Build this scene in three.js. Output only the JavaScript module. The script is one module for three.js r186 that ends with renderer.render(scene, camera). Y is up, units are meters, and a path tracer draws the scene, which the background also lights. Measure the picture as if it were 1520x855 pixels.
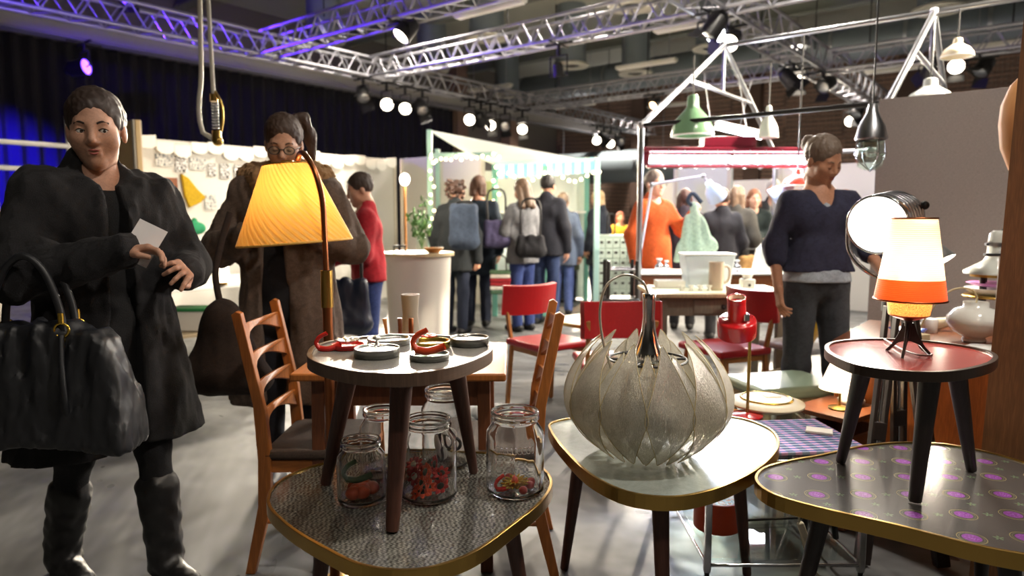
import * as THREE from 'three';
import { mergeGeometries, mergeVertices } from 'three/addons/utils/BufferGeometryUtils.js';
import { RoundedBoxGeometry } from 'three/addons/geometries/RoundedBoxGeometry.js';
import { RectAreaLightUniformsLib } from 'three/addons/lights/RectAreaLightUniformsLib.js';
import { createNoise3D } from 'simplex-noise';

// ---------------------------------------------------------------- camera, renderer, exposure
// The hall is axis aligned; the flea-market stand is laid out in a frame turned by YAW about the visitor's spot.
const YAW = THREE.MathUtils.degToRad(38.5);
const scene = new THREE.Scene();
scene.background = new THREE.Color(0x000000);
const camera = new THREE.PerspectiveCamera(45.77, 1520 / 855, 0.05, 80);
camera.position.set(0, 1.27, 0);
camera.rotation.order = 'YXZ';
camera.rotation.y = YAW;
camera.rotation.x = THREE.MathUtils.degToRad(-5.9);
camera.focus = 1.85;
camera.userData.fStop = 2.6;
const renderer = new THREE.WebGLRenderer({ antialias: true });
renderer.toneMapping = THREE.LinearToneMapping;
renderer.toneMappingExposure = 1.55;
renderer.shadowMap.enabled = true;
RectAreaLightUniformsLib.init();

// ---------------------------------------------------------------- helpers
let seed = 7;
const rnd = () => { seed = (seed * 1664525 + 1013904223) >>> 0; return seed / 4294967296; };
const rr = (a, b) => a + (b - a) * rnd();
const n3 = createNoise3D(rnd);
const V = (x, y, z) => new THREE.Vector3(x, y, z);
const A = (p) => (Array.isArray(p) ? V(...p) : p);
const used = new Map();
const numbered = (n) => { const k = used.get(n) ?? 0; used.set(n, k + 1); return k ? n + '_' + String(k).padStart(3, '0') : n; };
const CY = Math.cos(YAW), SY = Math.sin(YAW);
const toHall = ([x, y, z]) => V(x * CY + z * SY, y, -x * SY + z * CY);
function settle(o, name, label, category, pos, opt = {}) {
  o.name = numbered(name);
  if (opt.hall) { o.position.set(...pos); o.rotation.y = opt.turn ?? 0; }
  else { o.position.copy(toHall(pos)); o.rotation.y = YAW + (opt.turn ?? 0); }
  if (label) o.userData.label = label;
  if (category) o.userData.category = category;
  if (opt.group) o.userData.group = opt.group;
  if (opt.kind) o.userData.kind = opt.kind;
  scene.add(o);
  return o;
}
const thing = (name, label, category, pos = [0, 0, 0], opt) => settle(new THREE.Group(), name, label, category, pos, opt);
const shade = (m) => { m.castShadow = m.receiveShadow = true; return m; };
const solo = (name, label, category, geo, mat, pos = [0, 0, 0], opt) => settle(shade(new THREE.Mesh(geo, mat)), name, label, category, pos, opt);
const struct = (name, geo, mat, pos = [0, 0, 0], label) => { const m = solo(name, label, undefined, geo, mat, pos, { hall: true, kind: 'structure' }); return m; };
function part(parent, name, geo, mat, pos, label) {
  const m = shade(new THREE.Mesh(geo, mat));
  m.name = name;
  if (pos) m.position.set(...pos);
  if (label) m.userData.label = label;
  parent.add(m);
  return m;
}
function copy(o, pos, opt = {}, label) {
  const c = o.clone();
  return settle(c, o.name.replace(/_\d{3}$/, ''), label ?? o.userData.label, o.userData.category, pos, { group: o.userData.group, ...opt });
}
// geometry
const idx = (g) => { if (!g.index) g.setIndex([...Array(g.attributes.position.count).keys()]); for (const k of Object.keys(g.attributes)) if (!['position', 'normal', 'uv'].includes(k)) g.deleteAttribute(k); if (!g.attributes.uv) g.setAttribute('uv', new THREE.BufferAttribute(new Float32Array(g.attributes.position.count * 2), 2)); g.clearGroups(); return g; };
const merge = (...gs) => { const l = gs.flat().filter(Boolean).map(idx); return l.length === 1 ? l[0] : mergeGeometries(l); };
function metres(g, s = 1) {   // box-projected uv in metres
  const p = g.attributes.position, n = g.attributes.normal, uv = new Float32Array(p.count * 2);
  for (let i = 0; i < p.count; i++) {
    const ax = Math.abs(n.getX(i)), ay = Math.abs(n.getY(i)), az = Math.abs(n.getZ(i)), x = p.getX(i), y = p.getY(i), z = p.getZ(i);
    const [u, v] = ay >= ax && ay >= az ? [x, z] : ax >= az ? [z, y] : [x, y];
    uv[i * 2] = u * s; uv[i * 2 + 1] = v * s;
  }
  g.setAttribute('uv', new THREE.BufferAttribute(uv, 2));
  return g;
}
const box = (w, h, d, x = 0, y = 0, z = 0, r = 0) => metres((r ? new RoundedBoxGeometry(w, h, d, 2, Math.min(r, w / 2.01, h / 2.01, d / 2.01)) : new THREE.BoxGeometry(w, h, d)).translate(x, y, z));
function rod(a, b, r1, r2 = r1, seg = 12, open = false) {
  a = A(a); b = A(b);
  const d = b.clone().sub(a), g = new THREE.CylinderGeometry(r2, r1, d.length(), seg, 1, open);
  g.applyQuaternion(new THREE.Quaternion().setFromUnitVectors(V(0, 1, 0), d.clone().normalize()));
  const c = a.clone().add(b).multiplyScalar(0.5);
  return metres(g.translate(c.x, c.y, c.z));
}
function bar(a, b, w, t = w, up = V(0, 0, 1), r = 0.004) {   // rectangular stick from a to b
  a = A(a); b = A(b);
  const y = b.clone().sub(a), l = y.length(); y.normalize();
  const x = new THREE.Vector3().crossVectors(y, up).normalize(), z = new THREE.Vector3().crossVectors(x, y);
  const g = new RoundedBoxGeometry(w, l, t, 2, Math.min(r, w / 2.01, t / 2.01));
  metres(g);
  const c = a.clone().add(b).multiplyScalar(0.5);
  return g.applyMatrix4(new THREE.Matrix4().makeBasis(x, y, z).setPosition(c));
}
const tube = (pts, r, seg = 32, rad = 8, closed = false) => metres(new THREE.TubeGeometry(new THREE.CatmullRomCurve3(pts.map(A), closed), seg, r, rad, closed));
const lathe = (pts, seg = 32) => new THREE.LatheGeometry(pts.map((p) => new THREE.Vector2(Math.max(p[0], 0.0001), p[1])), seg);
const ball = (r, x = 0, y = 0, z = 0, sx = 1, sy = 1, sz = 1, w = 16, h = 12) => new THREE.SphereGeometry(r, w, h).scale(sx, sy, sz).translate(x, y, z);
const disc = (r, h, x = 0, y = 0, z = 0, seg = 32) => new THREE.CylinderGeometry(r, r, h, seg).translate(x, y, z);
const torus = (R, r, a = 8, b = 32) => new THREE.TorusGeometry(R, r, a, b);
const shapeOf = (pts) => { const s = new THREE.Shape(); pts.forEach((p, i) => (i ? s.lineTo(p[0], p[1]) : s.moveTo(p[0], p[1]))); s.closePath(); return s; };
const ext = (pts, depth, bevel = 0, holes = []) => {
  const s = shapeOf(pts); for (const h of holes) s.holes.push(new THREE.Path(h.map((p) => new THREE.Vector2(p[0], p[1]))));
  return metres(new THREE.ExtrudeGeometry(s, { depth, bevelEnabled: bevel > 0, bevelSize: bevel, bevelThickness: bevel, bevelSegments: 2, curveSegments: 8 }));
};
const flat = (g) => g.rotateX(-Math.PI / 2);   // xy drawing -> floor plan (y becomes -z)
const rowsUV = (g, us, vs) => { const uv = g.attributes.uv; for (let i = 0; i < uv.count; i++) uv.setXY(i, uv.getX(i) * us, uv.getY(i) * vs); return g; };
// distance-field bodies: tapered capsules joined smoothly, meshed as surface nets
const cone = (a, ra, b, rb = ra) => ({ a, ra, b, rb });
function coneDist(c, x, y, z) {
  const bx = c.b[0] - c.a[0], by = c.b[1] - c.a[1], bz = c.b[2] - c.a[2], px = x - c.a[0], py = y - c.a[1], pz = z - c.a[2];
  const l2 = bx * bx + by * by + bz * bz, t = l2 > 1e-12 ? Math.max(0, Math.min(1, (px * bx + py * by + pz * bz) / l2)) : 0;
  const dx = px - bx * t, dy = py - by * t, dz = pz - bz * t;
  return Math.sqrt(dx * dx + dy * dy + dz * dz) - (c.ra + (c.rb - c.ra) * t);
}
const smin = (a, b, k) => { const h = Math.max(k - Math.abs(a - b), 0) / k; return Math.min(a, b) - h * h * k * 0.25; };
const smax = (a, b, k) => -smin(-a, -b, k);
const ell = (x, y, z, cx, cy, cz, rx, ry, rz) => { const a = (x - cx) / rx, b = (y - cy) / ry, c = (z - cz) / rz, l = Math.sqrt(a * a + b * b + c * c), m = Math.sqrt(a * a / rx / rx + b * b / ry / ry + c * c / rz / rz); return l < 1e-6 ? -Math.min(rx, ry, rz) : l * (l - 1) / m; };
const union = (bones, k) => (x, y, z) => { let d = 9; for (const c of bones) d = smin(d, coneDist(c, x, y, z), k); return d; };
const bounds = (bones, pad) => { const lo = [9, 9, 9], hi = [-9, -9, -9]; for (const c of bones) for (let i = 0; i < 3; i++) { lo[i] = Math.min(lo[i], c.a[i] - c.ra, c.b[i] - c.rb); hi[i] = Math.max(hi[i], c.a[i] + c.ra, c.b[i] + c.rb); } return [lo.map((v) => v - pad), hi.map((v) => v + pad)]; };
function nets(f, lo, hi, h) {
  const N = [0, 1, 2].map((i) => Math.ceil((hi[i] - lo[i]) / h) + 2), [nx, ny, nz] = N, val = new Float32Array(nx * ny * nz), B = 4, at = (i, j, k) => (k * ny + j) * nx + i;
  for (let k = 0; k < nz; k += B) for (let j = 0; j < ny; j += B) for (let i = 0; i < nx; i += B) {
    const c = f(lo[0] + (i + 1.5) * h, lo[1] + (j + 1.5) * h, lo[2] + (k + 1.5) * h), far = Math.abs(c) > B * h * 1.6 + 0.02;
    for (let kk = k; kk < Math.min(k + B, nz); kk++) for (let jj = j; jj < Math.min(j + B, ny); jj++) for (let ii = i; ii < Math.min(i + B, nx); ii++) val[at(ii, jj, kk)] = far ? c : f(lo[0] + ii * h, lo[1] + jj * h, lo[2] + kk * h);
  }
  const id = new Int32Array(nx * ny * nz).fill(-1), pos = [], ind = [];
  for (let k = 0; k < nz - 1; k++) for (let j = 0; j < ny - 1; j++) for (let i = 0; i < nx - 1; i++) {
    let n = 0, sx = 0, sy = 0, sz = 0, m = 0;
    const v = [];
    for (let c = 0; c < 8; c++) { const q = val[at(i + (c & 1), j + ((c >> 1) & 1), k + (c >> 2))]; v.push(q); if (q < 0) m++; }
    if (!m || m === 8) continue;
    for (let c = 0; c < 8; c++) for (let b = 1; b < 8; b <<= 1) if (!(c & b)) {
      const p = v[c], q = v[c | b];
      if (p < 0 !== q < 0) { const t = p / (p - q); sx += (c & 1) + (b === 1 ? t : 0); sy += ((c >> 1) & 1) + (b === 2 ? t : 0); sz += (c >> 2) + (b === 4 ? t : 0); n++; }
    }
    id[at(i, j, k)] = pos.length / 3;
    pos.push(lo[0] + (i + sx / n) * h, lo[1] + (j + sy / n) * h, lo[2] + (k + sz / n) * h);
  }
  const quad = (a, b, c, d, s) => { if (a < 0 || b < 0 || c < 0 || d < 0) return; s ? ind.push(a, b, c, a, c, d) : ind.push(a, c, b, a, d, c); };
  for (let k = 1; k < nz - 1; k++) for (let j = 1; j < ny - 1; j++) for (let i = 1; i < nx - 1; i++) {
    const p = val[at(i, j, k)] < 0;
    if (p !== val[at(i + 1, j, k)] < 0) quad(id[at(i, j - 1, k - 1)], id[at(i, j, k - 1)], id[at(i, j, k)], id[at(i, j - 1, k)], p);
    if (p !== val[at(i, j + 1, k)] < 0) quad(id[at(i - 1, j, k - 1)], id[at(i - 1, j, k)], id[at(i, j, k)], id[at(i, j, k - 1)], p);
    if (p !== val[at(i, j, k + 1)] < 0) quad(id[at(i - 1, j - 1, k)], id[at(i, j - 1, k)], id[at(i, j, k)], id[at(i - 1, j, k)], p);
  }
  const g = new THREE.BufferGeometry();
  g.setAttribute('position', new THREE.Float32BufferAttribute(pos, 3));
  g.setIndex(ind);
  g.computeVertexNormals();
  return metres(g);
}
const blob = (bones, k, h, fold) => { const u = union(bones, k), [lo, hi] = bounds(bones, 0.03); return nets(fold ? (x, y, z) => fold(u(x, y, z), x, y, z) : u, lo, hi, h); };

// ---------------------------------------------------------------- textures and materials
function tex(size, fn, rep = 1, srgb = true) {
  const d = new Uint8Array(size * size * 4);
  for (let y = 0; y < size; y++) for (let x = 0; x < size; x++) { const c = fn(x / size, y / size, x, y); for (let k = 0; k < 3; k++) d[(y * size + x) * 4 + k] = Math.max(0, Math.min(255, (Array.isArray(c) ? c[k] : c) * 255)); d[(y * size + x) * 4 + 3] = 255; }
  const t = new THREE.DataTexture(d, size, size);
  t.wrapS = t.wrapT = THREE.RepeatWrapping; t.magFilter = THREE.LinearFilter; t.minFilter = THREE.LinearMipmapLinearFilter; t.generateMipmaps = true;
  t.colorSpace = srgb ? THREE.SRGBColorSpace : THREE.NoColorSpace;
  t.repeat.set(1 / (rep[0] ?? rep), 1 / (rep[1] ?? rep)); t.needsUpdate = true;
  return t;
}
// periodic noise over the unit square
const pn = (u, v, f, s = 0) => { const a = u * 2 * Math.PI, b = v * 2 * Math.PI, R = f / 6.283; return n3(Math.cos(a) * R + s, Math.sin(a) * R + Math.cos(b) * R * 1.3, Math.sin(b) * R * 1.3 - s); };
const hex = (h) => [(h >> 16 & 255) / 255, (h >> 8 & 255) / 255, (h & 255) / 255];
const tone = (c, k) => c.map((v) => v * k);
const mix3 = (a, b, t) => a.map((v, i) => v + (b[i] - v) * t);
const woodTex = tex(512, (u, v) => { const g = 0.5 + 0.5 * Math.sin(38 * u + 3 * pn(u, v, 4) + 2 * pn(u * 3 % 1, v, 9, 5)); return 0.86 + 0.1 * g * 0.8 - 0.07 * pn(u, v * 0.25, 40, 3) * (0.5 + 0.5 * g) - 0.05; }, [0.16, 0.9]);
const grainTex = tex(256, (u, v) => 0.9 + 0.1 * pn(u, v, 60) + 0.05 * pn(u, v, 18, 2), 0.12);
const fabricTex = tex(256, (u, v, x, y) => 0.8 + 0.12 * (((x >> 1) + (y >> 1)) % 2) + 0.12 * pn(u, v, 24) + 0.06 * pn(u, v, 5, 3), 0.15);
const woolBump = tex(256, (u, v) => 0.5 + 0.3 * pn(u, v, 50) + 0.2 * pn(u, v, 20, 4), 0.1, false);
const concreteTex = tex(1024, (u, v) => { const a = 0.74 + 0.12 * pn(u, v, 5) + 0.09 * pn(u, v, 17, 3) + 0.06 * pn(u, v, 60, 8); return [a, a * 0.995, a * 0.98]; }, 6);
const concreteRough = tex(512, (u, v) => 0.42 + 0.14 * pn(u, v, 6, 11) + 0.1 * pn(u, v, 30, 4), 5, false);
const mat = (color, roughness = 0.6, o = {}) => new THREE.MeshPhysicalMaterial({ color, roughness, ...o });
const wood = (c, r = 0.45, o) => mat(c, r, { map: woodTex, ...o });
const cloth = (c, o) => mat(c, 0.95, { map: fabricTex, bumpMap: woolBump, bumpScale: 0.0015, ...o });
const metal = (c, r = 0.25) => mat(c, r, { metalness: 1 });
const glow = (c, k, base = 0xffffff) => mat(base, 0.6, { emissive: c, emissiveIntensity: k });
const M = {
  teak: wood(0xbb7030), teakDark: wood(0x7a4526), beech: wood(0xc98a4a), darkLeg: wood(0x5a3426, 0.5), blackLeg: wood(0x2c211d, 0.45), walnut: wood(0x8f4f28, 0.4), paleWood: wood(0xd9c49a), grime: wood(0x8a8272, 0.6),
  brass: metal(0xb8954f, 0.28), gold: metal(0xd6b24c, 0.25), chrome: metal(0xd8d8dc, 0.12), steel: metal(0xa9abb0, 0.32), alu: metal(0xb0b0b6, 0.55), copper: metal(0x9a5f3c, 0.35), iron: mat(0x1d1c1c, 0.5), black: mat(0x151414, 0.45), rubber: mat(0x101010, 0.7),
  white: mat(0xf0eee8, 0.55), enamel: mat(0xe9ece8, 0.18), paper: mat(0xeeece6, 0.9), cream: mat(0xe8dcc0, 0.5), grey: mat(0x9a9894, 0.7),
  vinylRed: mat(0xc2232a, 0.38, { map: grainTex }), red: mat(0xb5161c, 0.2, { clearcoat: 0.6 }), redPlastic: mat(0xc52a22, 0.25), orange: mat(0xd2481c, 0.4),
  glass: mat(0xffffff, 0.02, { transmission: 1, thickness: 0.004, ior: 1.45 }), pane: mat(0xf4faf7, 0.02, { transmission: 1, ior: 1.5 }),
  green: mat(0x5f8f6a, 0.4), purple: mat(0x7d3fa0, 0.6),
};
// ---------------------------------------------------------------- the hall
const brickTex = tex(512, (u, v, x, y) => { const row = Math.floor(v * 16), bx = (u * 8 + (row % 2) * 0.5), fx = bx % 1, fy = (v * 16) % 1, j = fx < 0.05 || fy < 0.14; const k = 0.75 + 0.25 * Math.sin((Math.floor(bx) % 8) * 12.9 + row * 78.2) * 0.6 + 0.1 * pn(u, v, 20); return j ? [0.56, 0.53, 0.49] : [0.66 * k, 0.51 * k, 0.44 * k]; }, [1.76, 1.04]);
const hallX = [-16, 9], hallZ = [-23, 6], hallH = 6.4;
const CX = (hallX[0] + hallX[1]) / 2, CZ = (hallZ[0] + hallZ[1]) / 2, LX = hallX[1] - hallX[0], LZ = hallZ[1] - hallZ[0];
const concrete = mat(0x8d8f92, 1, { map: concreteTex, roughnessMap: concreteRough, bumpMap: concreteTex, bumpScale: 0.0012 });
const darkPaint = mat(0xc4c6ba, 0.85, { map: grainTex });
struct('floor', box(LX + 0.4, 0.2, LZ + 0.4, CX, -0.1, CZ), concrete, [0, 0, 0], 'polished grey concrete hall floor');
struct('ceiling', box(LX + 0.4, 0.2, LZ + 0.4, CX, hallH + 0.1, CZ), darkPaint, [0, 0, 0], 'dark grey hall ceiling');
struct('wall_left', box(0.2, hallH, LZ + 0.4, hallX[0] - 0.1, hallH / 2, CZ), mat(0x77726b, 0.9), [0, 0, 0], 'grey side wall behind the black curtain');
struct('wall_right', box(0.2, hallH, LZ + 0.4, hallX[1] + 0.1, hallH / 2, CZ), mat(0x55514c, 0.9), [0, 0, 0], 'side wall of the hall');
struct('wall_back', box(LX, hallH, 0.2, CX, hallH / 2, hallZ[0] - 0.1), mat(0xffffff, 0.95, { map: brickTex }), [0, 0, 0], 'brown brick end wall of the hall');
struct('wall_front', box(LX, hallH, 0.2, CX, hallH / 2, hallZ[1] + 0.1), mat(0x4a4742, 0.9), [0, 0, 0], 'wall of the hall behind the visitor');
{ // black stage curtain in folds
  const p = [], q = [], n = 420, z0 = 4, z1 = -16.3;
  for (let i = 0; i <= n; i++) { const t = i / n, z = z0 + (z1 - z0) * t, x = 0.06 * Math.sin(t * 2 * Math.PI * 68) + 0.03 * n3(t * 40, 1, 2); p.push([x, -z]); q.push([x + 0.012, -z]); }
  const c = thing('stage_curtain', 'tall black pleated stage curtain along the side wall', 'curtain', [-15.4, 0.02, 0], { hall: true });
  part(c, 'drape', flat(ext([...p, ...q.reverse()], 4.65)), cloth(0x23222a));
  part(c, 'rail', rod([0, 4.72, z0], [0, 4.72, z1], 0.035), M.alu);
}
for (const [z, h] of [[-16.9, 3.6], [-19.6, 3.6]]) struct('trim_' + (z < -18 ? 2 : 1), box(0.4, hallH, 0.5, -15.7, hallH / 2, z), mat(0x8a6f5e, 0.9), [0, 0, 0], 'brown pilaster on the side wall past the curtain');
for (const x of [-12.2, -8, -3.6, 0.6]) struct('trim_' + Math.round(20 + x), box(0.5, hallH, 0.3, x, hallH / 2, -22.8), mat(0x5e4a40, 0.9), [0, 0, 0], 'brown brick pilaster on the end wall');
// lighting trusses: four chords and a lacing of single braces
function truss(from, to, s, label) {
  const a = A(from), d = A(to).sub(a), L = d.length(), t = thing('lighting_truss', label, 'truss', from, { hall: true, group: undefined });
  t.rotation.y = Math.abs(d.x) > Math.abs(d.z) ? 0 : Math.PI / 2;   // local +x runs along the truss
  const r = 0.028, chord = rod([0, 0, 0], [L, 0, 0], r, r, 10);
  for (const y of [0, s]) for (const z of [-s / 2, s / 2]) part(t, 'chord', chord, M.alu, [0, y, z]);
  const n = Math.round(L / (s * 1.25)), step = L / n, len = Math.hypot(step / 2, s), up = rod([0, 0, 0], [step / 2, s, 0], 0.013, 0.013, 6), dn = rod([0, s, 0], [step / 2, 0, 0], 0.013, 0.013, 6);
  const lf = rod([0, 0, -s / 2], [step / 2, 0, s / 2], 0.013, 0.013, 6), rt = rod([0, 0, s / 2], [step / 2, 0, -s / 2], 0.013, 0.013, 6);
  for (let i = 0; i < n; i++) {
    for (const z of [-s / 2, s / 2]) { part(t, 'brace', up, M.alu, [i * step, 0, z]); part(t, 'brace', dn, M.alu, [(i + 0.5) * step, 0, z]); }
    part(t, 'brace', lf, M.alu, [i * step, 0, 0]); part(t, 'brace', rt, M.alu, [(i + 0.5) * step, 0, 0]);
  }
  for (const x of [L * 0.12, L * 0.5, L * 0.88]) part(t, 'hanger', rod([x, s, 0], [x, hallH - from[1], 0], 0.012, 0.012, 6), M.black);
  return t;
}
truss([-10.8, 4.0, 2], [-10.8, 4.0, -21], 0.36, 'silver lattice truss running along the black curtain');
truss([-3.8, 4.0, -6.98], [-3.8, 4.0, -21], 0.44, 'thick silver lattice truss above the tube-frame lamp stand');
truss([-10.6, 4.0, -6.75], [2, 4.0, -6.75], 0.36, 'silver lattice truss tinted violet, crossing the hall above the first spotlights');
truss([-10.6, 4.0, -9.1], [-4.06, 4.0, -9.1], 0.36, 'silver lattice truss crossing the hall in front of the round air outlets');
truss([-3.54, 4.0, -9.1], [2, 4.0, -9.1], 0.36, 'silver lattice truss continuing past the thick truss, in front of the round air outlets');
truss([-10.6, 4.0, -14.05], [-4.06, 4.0, -14.05], 0.36, 'silver lattice truss crossing the hall above the striped market stall');
truss([-3.54, 4.0, -14.05], [2, 4.0, -14.05], 0.36, 'silver lattice truss continuing past the thick truss, above the striped market stall');
{ // steel beam with pipe under it, along the curtain
  const b = thing('steel_beam', 'long grey steel beam lit violet above the black curtain', 'beam', [-12.5, 4.1, 0], { hall: true });
  part(b, 'flange', box(0.3, 0.03, 25, 0, 0, -9.5), mat(0x75747a, 0.5)); part(b, 'flange', box(0.3, 0.03, 25, 0, 0.3, -9.5), mat(0x75747a, 0.5)); part(b, 'web', box(0.02, 0.27, 25, 0, 0.15, -9.5), M.grey);
}
// roof beams and ducts
const beamPaint = mat(0x7c8078, 0.8);
for (const z of [-3.2, -7.9, -12.4, -17.2]) { const b = thing('roof_beam', 'deep dark steel roof beam under the ceiling', 'beam', [CX, 6.0, z], { hall: true, group: 'roof beams' }); part(b, 'web', box(LX, 0.36, 0.1, 0, 0.21, 0), beamPaint); part(b, 'flange', box(LX, 0.04, 0.26, 0, 0.02, 0), beamPaint); }
const ductMat = mat(0x7d878c, 0.5, { metalness: 0.3 });
function duct(a, b, r, label) {
  const d = thing('air_duct', label, 'duct', a, { hall: true }), e = A(b).sub(A(a)), L = e.length();
  part(d, 'pipe', rod([0, 0, 0], e, r, r, 28), ductMat);
  for (let s = 0.8; s < L; s += 1.6) { const c = e.clone().multiplyScalar(s / L), h = e.clone().normalize().multiplyScalar(0.04); part(d, 'seam_ring', rod(c.clone().sub(h), c.clone().add(h), r + 0.018, r + 0.018, 28), M.steel); }
  for (const s of [0.15, 0.85]) { const c = e.clone().multiplyScalar(s); part(d, 'hanger', rod(c, [c.x, hallH - a[1], c.z], 0.012, 0.012, 6), M.steel); }
  return d;
}
duct([-15, 3.0, -20.8], [-9.4, 3.0, -20.8], 0.55, 'wide silver air duct low along the end wall behind the striped stall');
duct([-15, 5.5, -18.6], [6, 5.5, -18.6], 0.42, 'long grey air duct high near the end wall');
duct([-1.2, 4.9, -5], [-1.2, 4.9, -12.6], 0.36, 'grey air duct running beside the thick truss');
{ // round air outlets
  const t = thing('air_outlet', 'round grey drum air outlet with pale ring under the ceiling', 'vent', [-9.5, 4.95, -11.1], { hall: true, group: 'round air outlets' });
  part(t, 'drum', rod([0, 0.02, 0], [0, 1.45, 0], 0.36, 0.36, 28, true), ductMat);
  part(t, 'ring', lathe([[0.2, 0.03], [0.25, 0], [0.42, 0], [0.45, 0.05], [0.36, 0.09]], 32), mat(0xc9c7ba, 0.6));
  part(t, 'core', lathe([[0, -0.02], [0.1, 0], [0.13, 0.1], [0, 0.12]], 24), mat(0x55544e, 0.6));
  part(t, 'inside', disc(0.34, 0.02, 0, 0.3, 0), M.black);
  for (const [x, z] of [[-9.6, -14.4], [-12.6, -12.6], [-13.4, -16.6], [-6.2, -14.9], [-6.1, -11.1], [-3.0, -12.2], [-8.8, -16.2], [-1.9, -14.7], [-12.4, -9.2], [-6.1, -8.1]]) copy(t, [x, 4.95, z], { hall: true, group: x > -5 ? 'air outlets past the thick truss' : 'round air outlets' }, x > -5 ? 'round grey drum air outlet with pale ring near the thick truss' : undefined);
}
{ // switched-off strip fittings on drop rods
  const t = thing('strip_light', 'long white ceiling strip fitting, switched off, on drop rods', 'light', [-7.4, 4.6, -8.7], { hall: true, group: 'strip fittings' });
  part(t, 'housing', box(1.45, 0.07, 0.16, 0, 0.03, 0, 0.01), mat(0xd9d7cc, 0.5)); part(t, 'diffuser', box(1.38, 0.03, 0.13, 0, -0.015, 0, 0.01), M.white);
  for (const x of [-0.55, 0.55]) part(t, 'drop_rod', rod([x, 0.06, 0], [x, 1.79, 0], 0.008, 0.008, 6), M.steel);
  for (const [x, z, r] of [[-7.3, -13.9, 0], [-11.8, -13.9, 0], [-11.6, -17.6, 0], [-3.0, -17.9, 0], [-0.9, -16.6, 0], [-5.2, -11.6, 0], [-9.3, -19.3, 0], [-2.4, -11.2, 0]]) copy(t, [x, 4.6, z], { hall: true, turn: r });
}
// stage lights on the trusses
const canGeo = lathe([[0, -0.26], [0.06, -0.26], [0.1, -0.2], [0.11, 0], [0.115, 0.005], [0.115, 0.02], [0.1, 0.02], [0.1, -0.01], [0, -0.012]], 24).rotateX(Math.PI / 2);
const lensGeo = ball(0.098, 0, 0, 0.0, 1, 1, 0.22);
function stageLight(pos, aim, color, cd, label, o = {}) {
  const t = thing('stage_light', label, 'spotlight', pos, { hall: true, group: o.group });
  const dir = A(aim).sub(A(pos)).normalize(), k = o.size ?? 1.25;
  const head = part(t, 'can', canGeo.clone().scale(k, k, k), M.black);
  head.quaternion.setFromUnitVectors(V(0, 0, 1), dir);
  part(head, 'lens', lensGeo.clone().scale(k, k, k), cd ? glow(color, o.glow ?? 7) : M.steel);
  if (o.doors) for (const s of [-1, 1]) part(head, 'barn_door', box(0.2 * k, 0.005, 0.14 * k, 0, 0, 0).rotateX(-s * 0.5).translate(0, s * 0.14 * k, 0.07 * k), M.black);
  const top = (o.hang ?? 4.0) - pos[1];
  part(t, 'yoke', merge(rod([-0.16, 0, 0], [-0.16, top * 0.6, 0], 0.012, 0.012, 6), rod([0.16, 0, 0], [0.16, top * 0.6, 0], 0.012, 0.012, 6), rod([-0.16, top * 0.6, 0], [0.16, top * 0.6, 0], 0.012, 0.012, 6), rod([-0.165, 0, 0], [0.165, 0, 0], 0.008, 0.008, 6)), M.black);
  part(t, 'clamp', merge(rod([0, top * 0.6, 0], [0, top + 0.01, 0], 0.03, 0.03, 8), rod([-0.26, top - 0.02, 0], [0.26, top - 0.02, 0], 0.02, 0.02, 8), rod([0, top - 0.02, -0.26], [0, top - 0.02, 0.26], 0.02, 0.02, 8)), M.black);
  if (cd) {
    const l = new THREE.SpotLight(color, cd, 0, o.angle ?? 0.5, 0.6, 2);
    l.name = 'beam'; l.position.copy(dir).multiplyScalar(0.06); l.target.position.copy(dir).multiplyScalar(3); l.target.name = 'beam_target';
    l.castShadow = true; l.shadow.radius = 5; t.add(l, l.target);
  }
  return t;
}
const WARM = 0xfff0d8, COOL = 0xeef3ff;
const fg = [-1.1, 0.6, -1.6];   // the foreground tables
stageLight([-10.8, 3.55, -9.5], [-1.5, 0.6, -1.2], WARM, 294, 'lit round spotlight, first of the bright pair on the truss along the curtain', { angle: 0.3 });
stageLight([-10.8, 3.53, -10.0], [-6, 0.5, -5], WARM, 210, 'lit round spotlight, second of the bright pair on the truss along the curtain', { angle: 0.4 });
stageLight([-10.8, 3.52, -12.0], [-2.2, 0.6, -1.5], WARM, 336, 'lit round spotlight on the truss above the left post of the striped stall', { angle: 0.3 });
stageLight([-10.8, 3.47, -12.75], [-7, 0.5, -9], WARM, 168, 'lit spotlight between black cans above the stall awning', { angle: 0.5, doors: true });
stageLight([-10.8, 3.5, -14.0], [-6, 0.5, -8], WARM, 126, 'spotlight with narrow lit slit above the stall awning', { angle: 0.5, doors: true });
stageLight([-10.8, 3.53, -17.6], [-6, 0.5, -12], WARM, 126, 'far lit spotlight in the cluster at the truss end by the brick wall', { angle: 0.5, group: 'far spotlight cluster' });
stageLight([-10.8, 3.5, -18.4], [-5, 0.5, -10], WARM, 168, 'far lit spotlight in the cluster at the truss end by the brick wall', { angle: 0.5, group: 'far spotlight cluster' });
stageLight([-3.85, 3.78, -9.35], [-1.0, 0.5, -1.6], COOL, 176, 'large glaring spotlight on the thick truss above the tube frame apex', { angle: 0.32, glow: 12 });
stageLight([-3.85, 3.76, -9.85], [-3.4, 0.5, -4.2], WARM, 134, 'smaller glaring spotlight beside the large one on the thick truss', { angle: 0.5, glow: 10 });
stageLight([-3.9, 3.75, -13.4], [-0.6, 0.5, -1.9], WARM, 294, 'lit spotlight in the black cluster on the thick truss', { angle: 0.3, doors: true });
stageLight([-4.1, 3.6, -18.4], [-3, 0.5, -9], WARM, 168, 'far lit round spotlight at the end of the thick truss', { angle: 0.5 });
stageLight([-1.5, 3.8, -13.9], [-0.5, 0.5, -7], WARM, 126, 'lit spotlight on the crossing truss above the grey panel', { angle: 0.5, doors: true });
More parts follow.
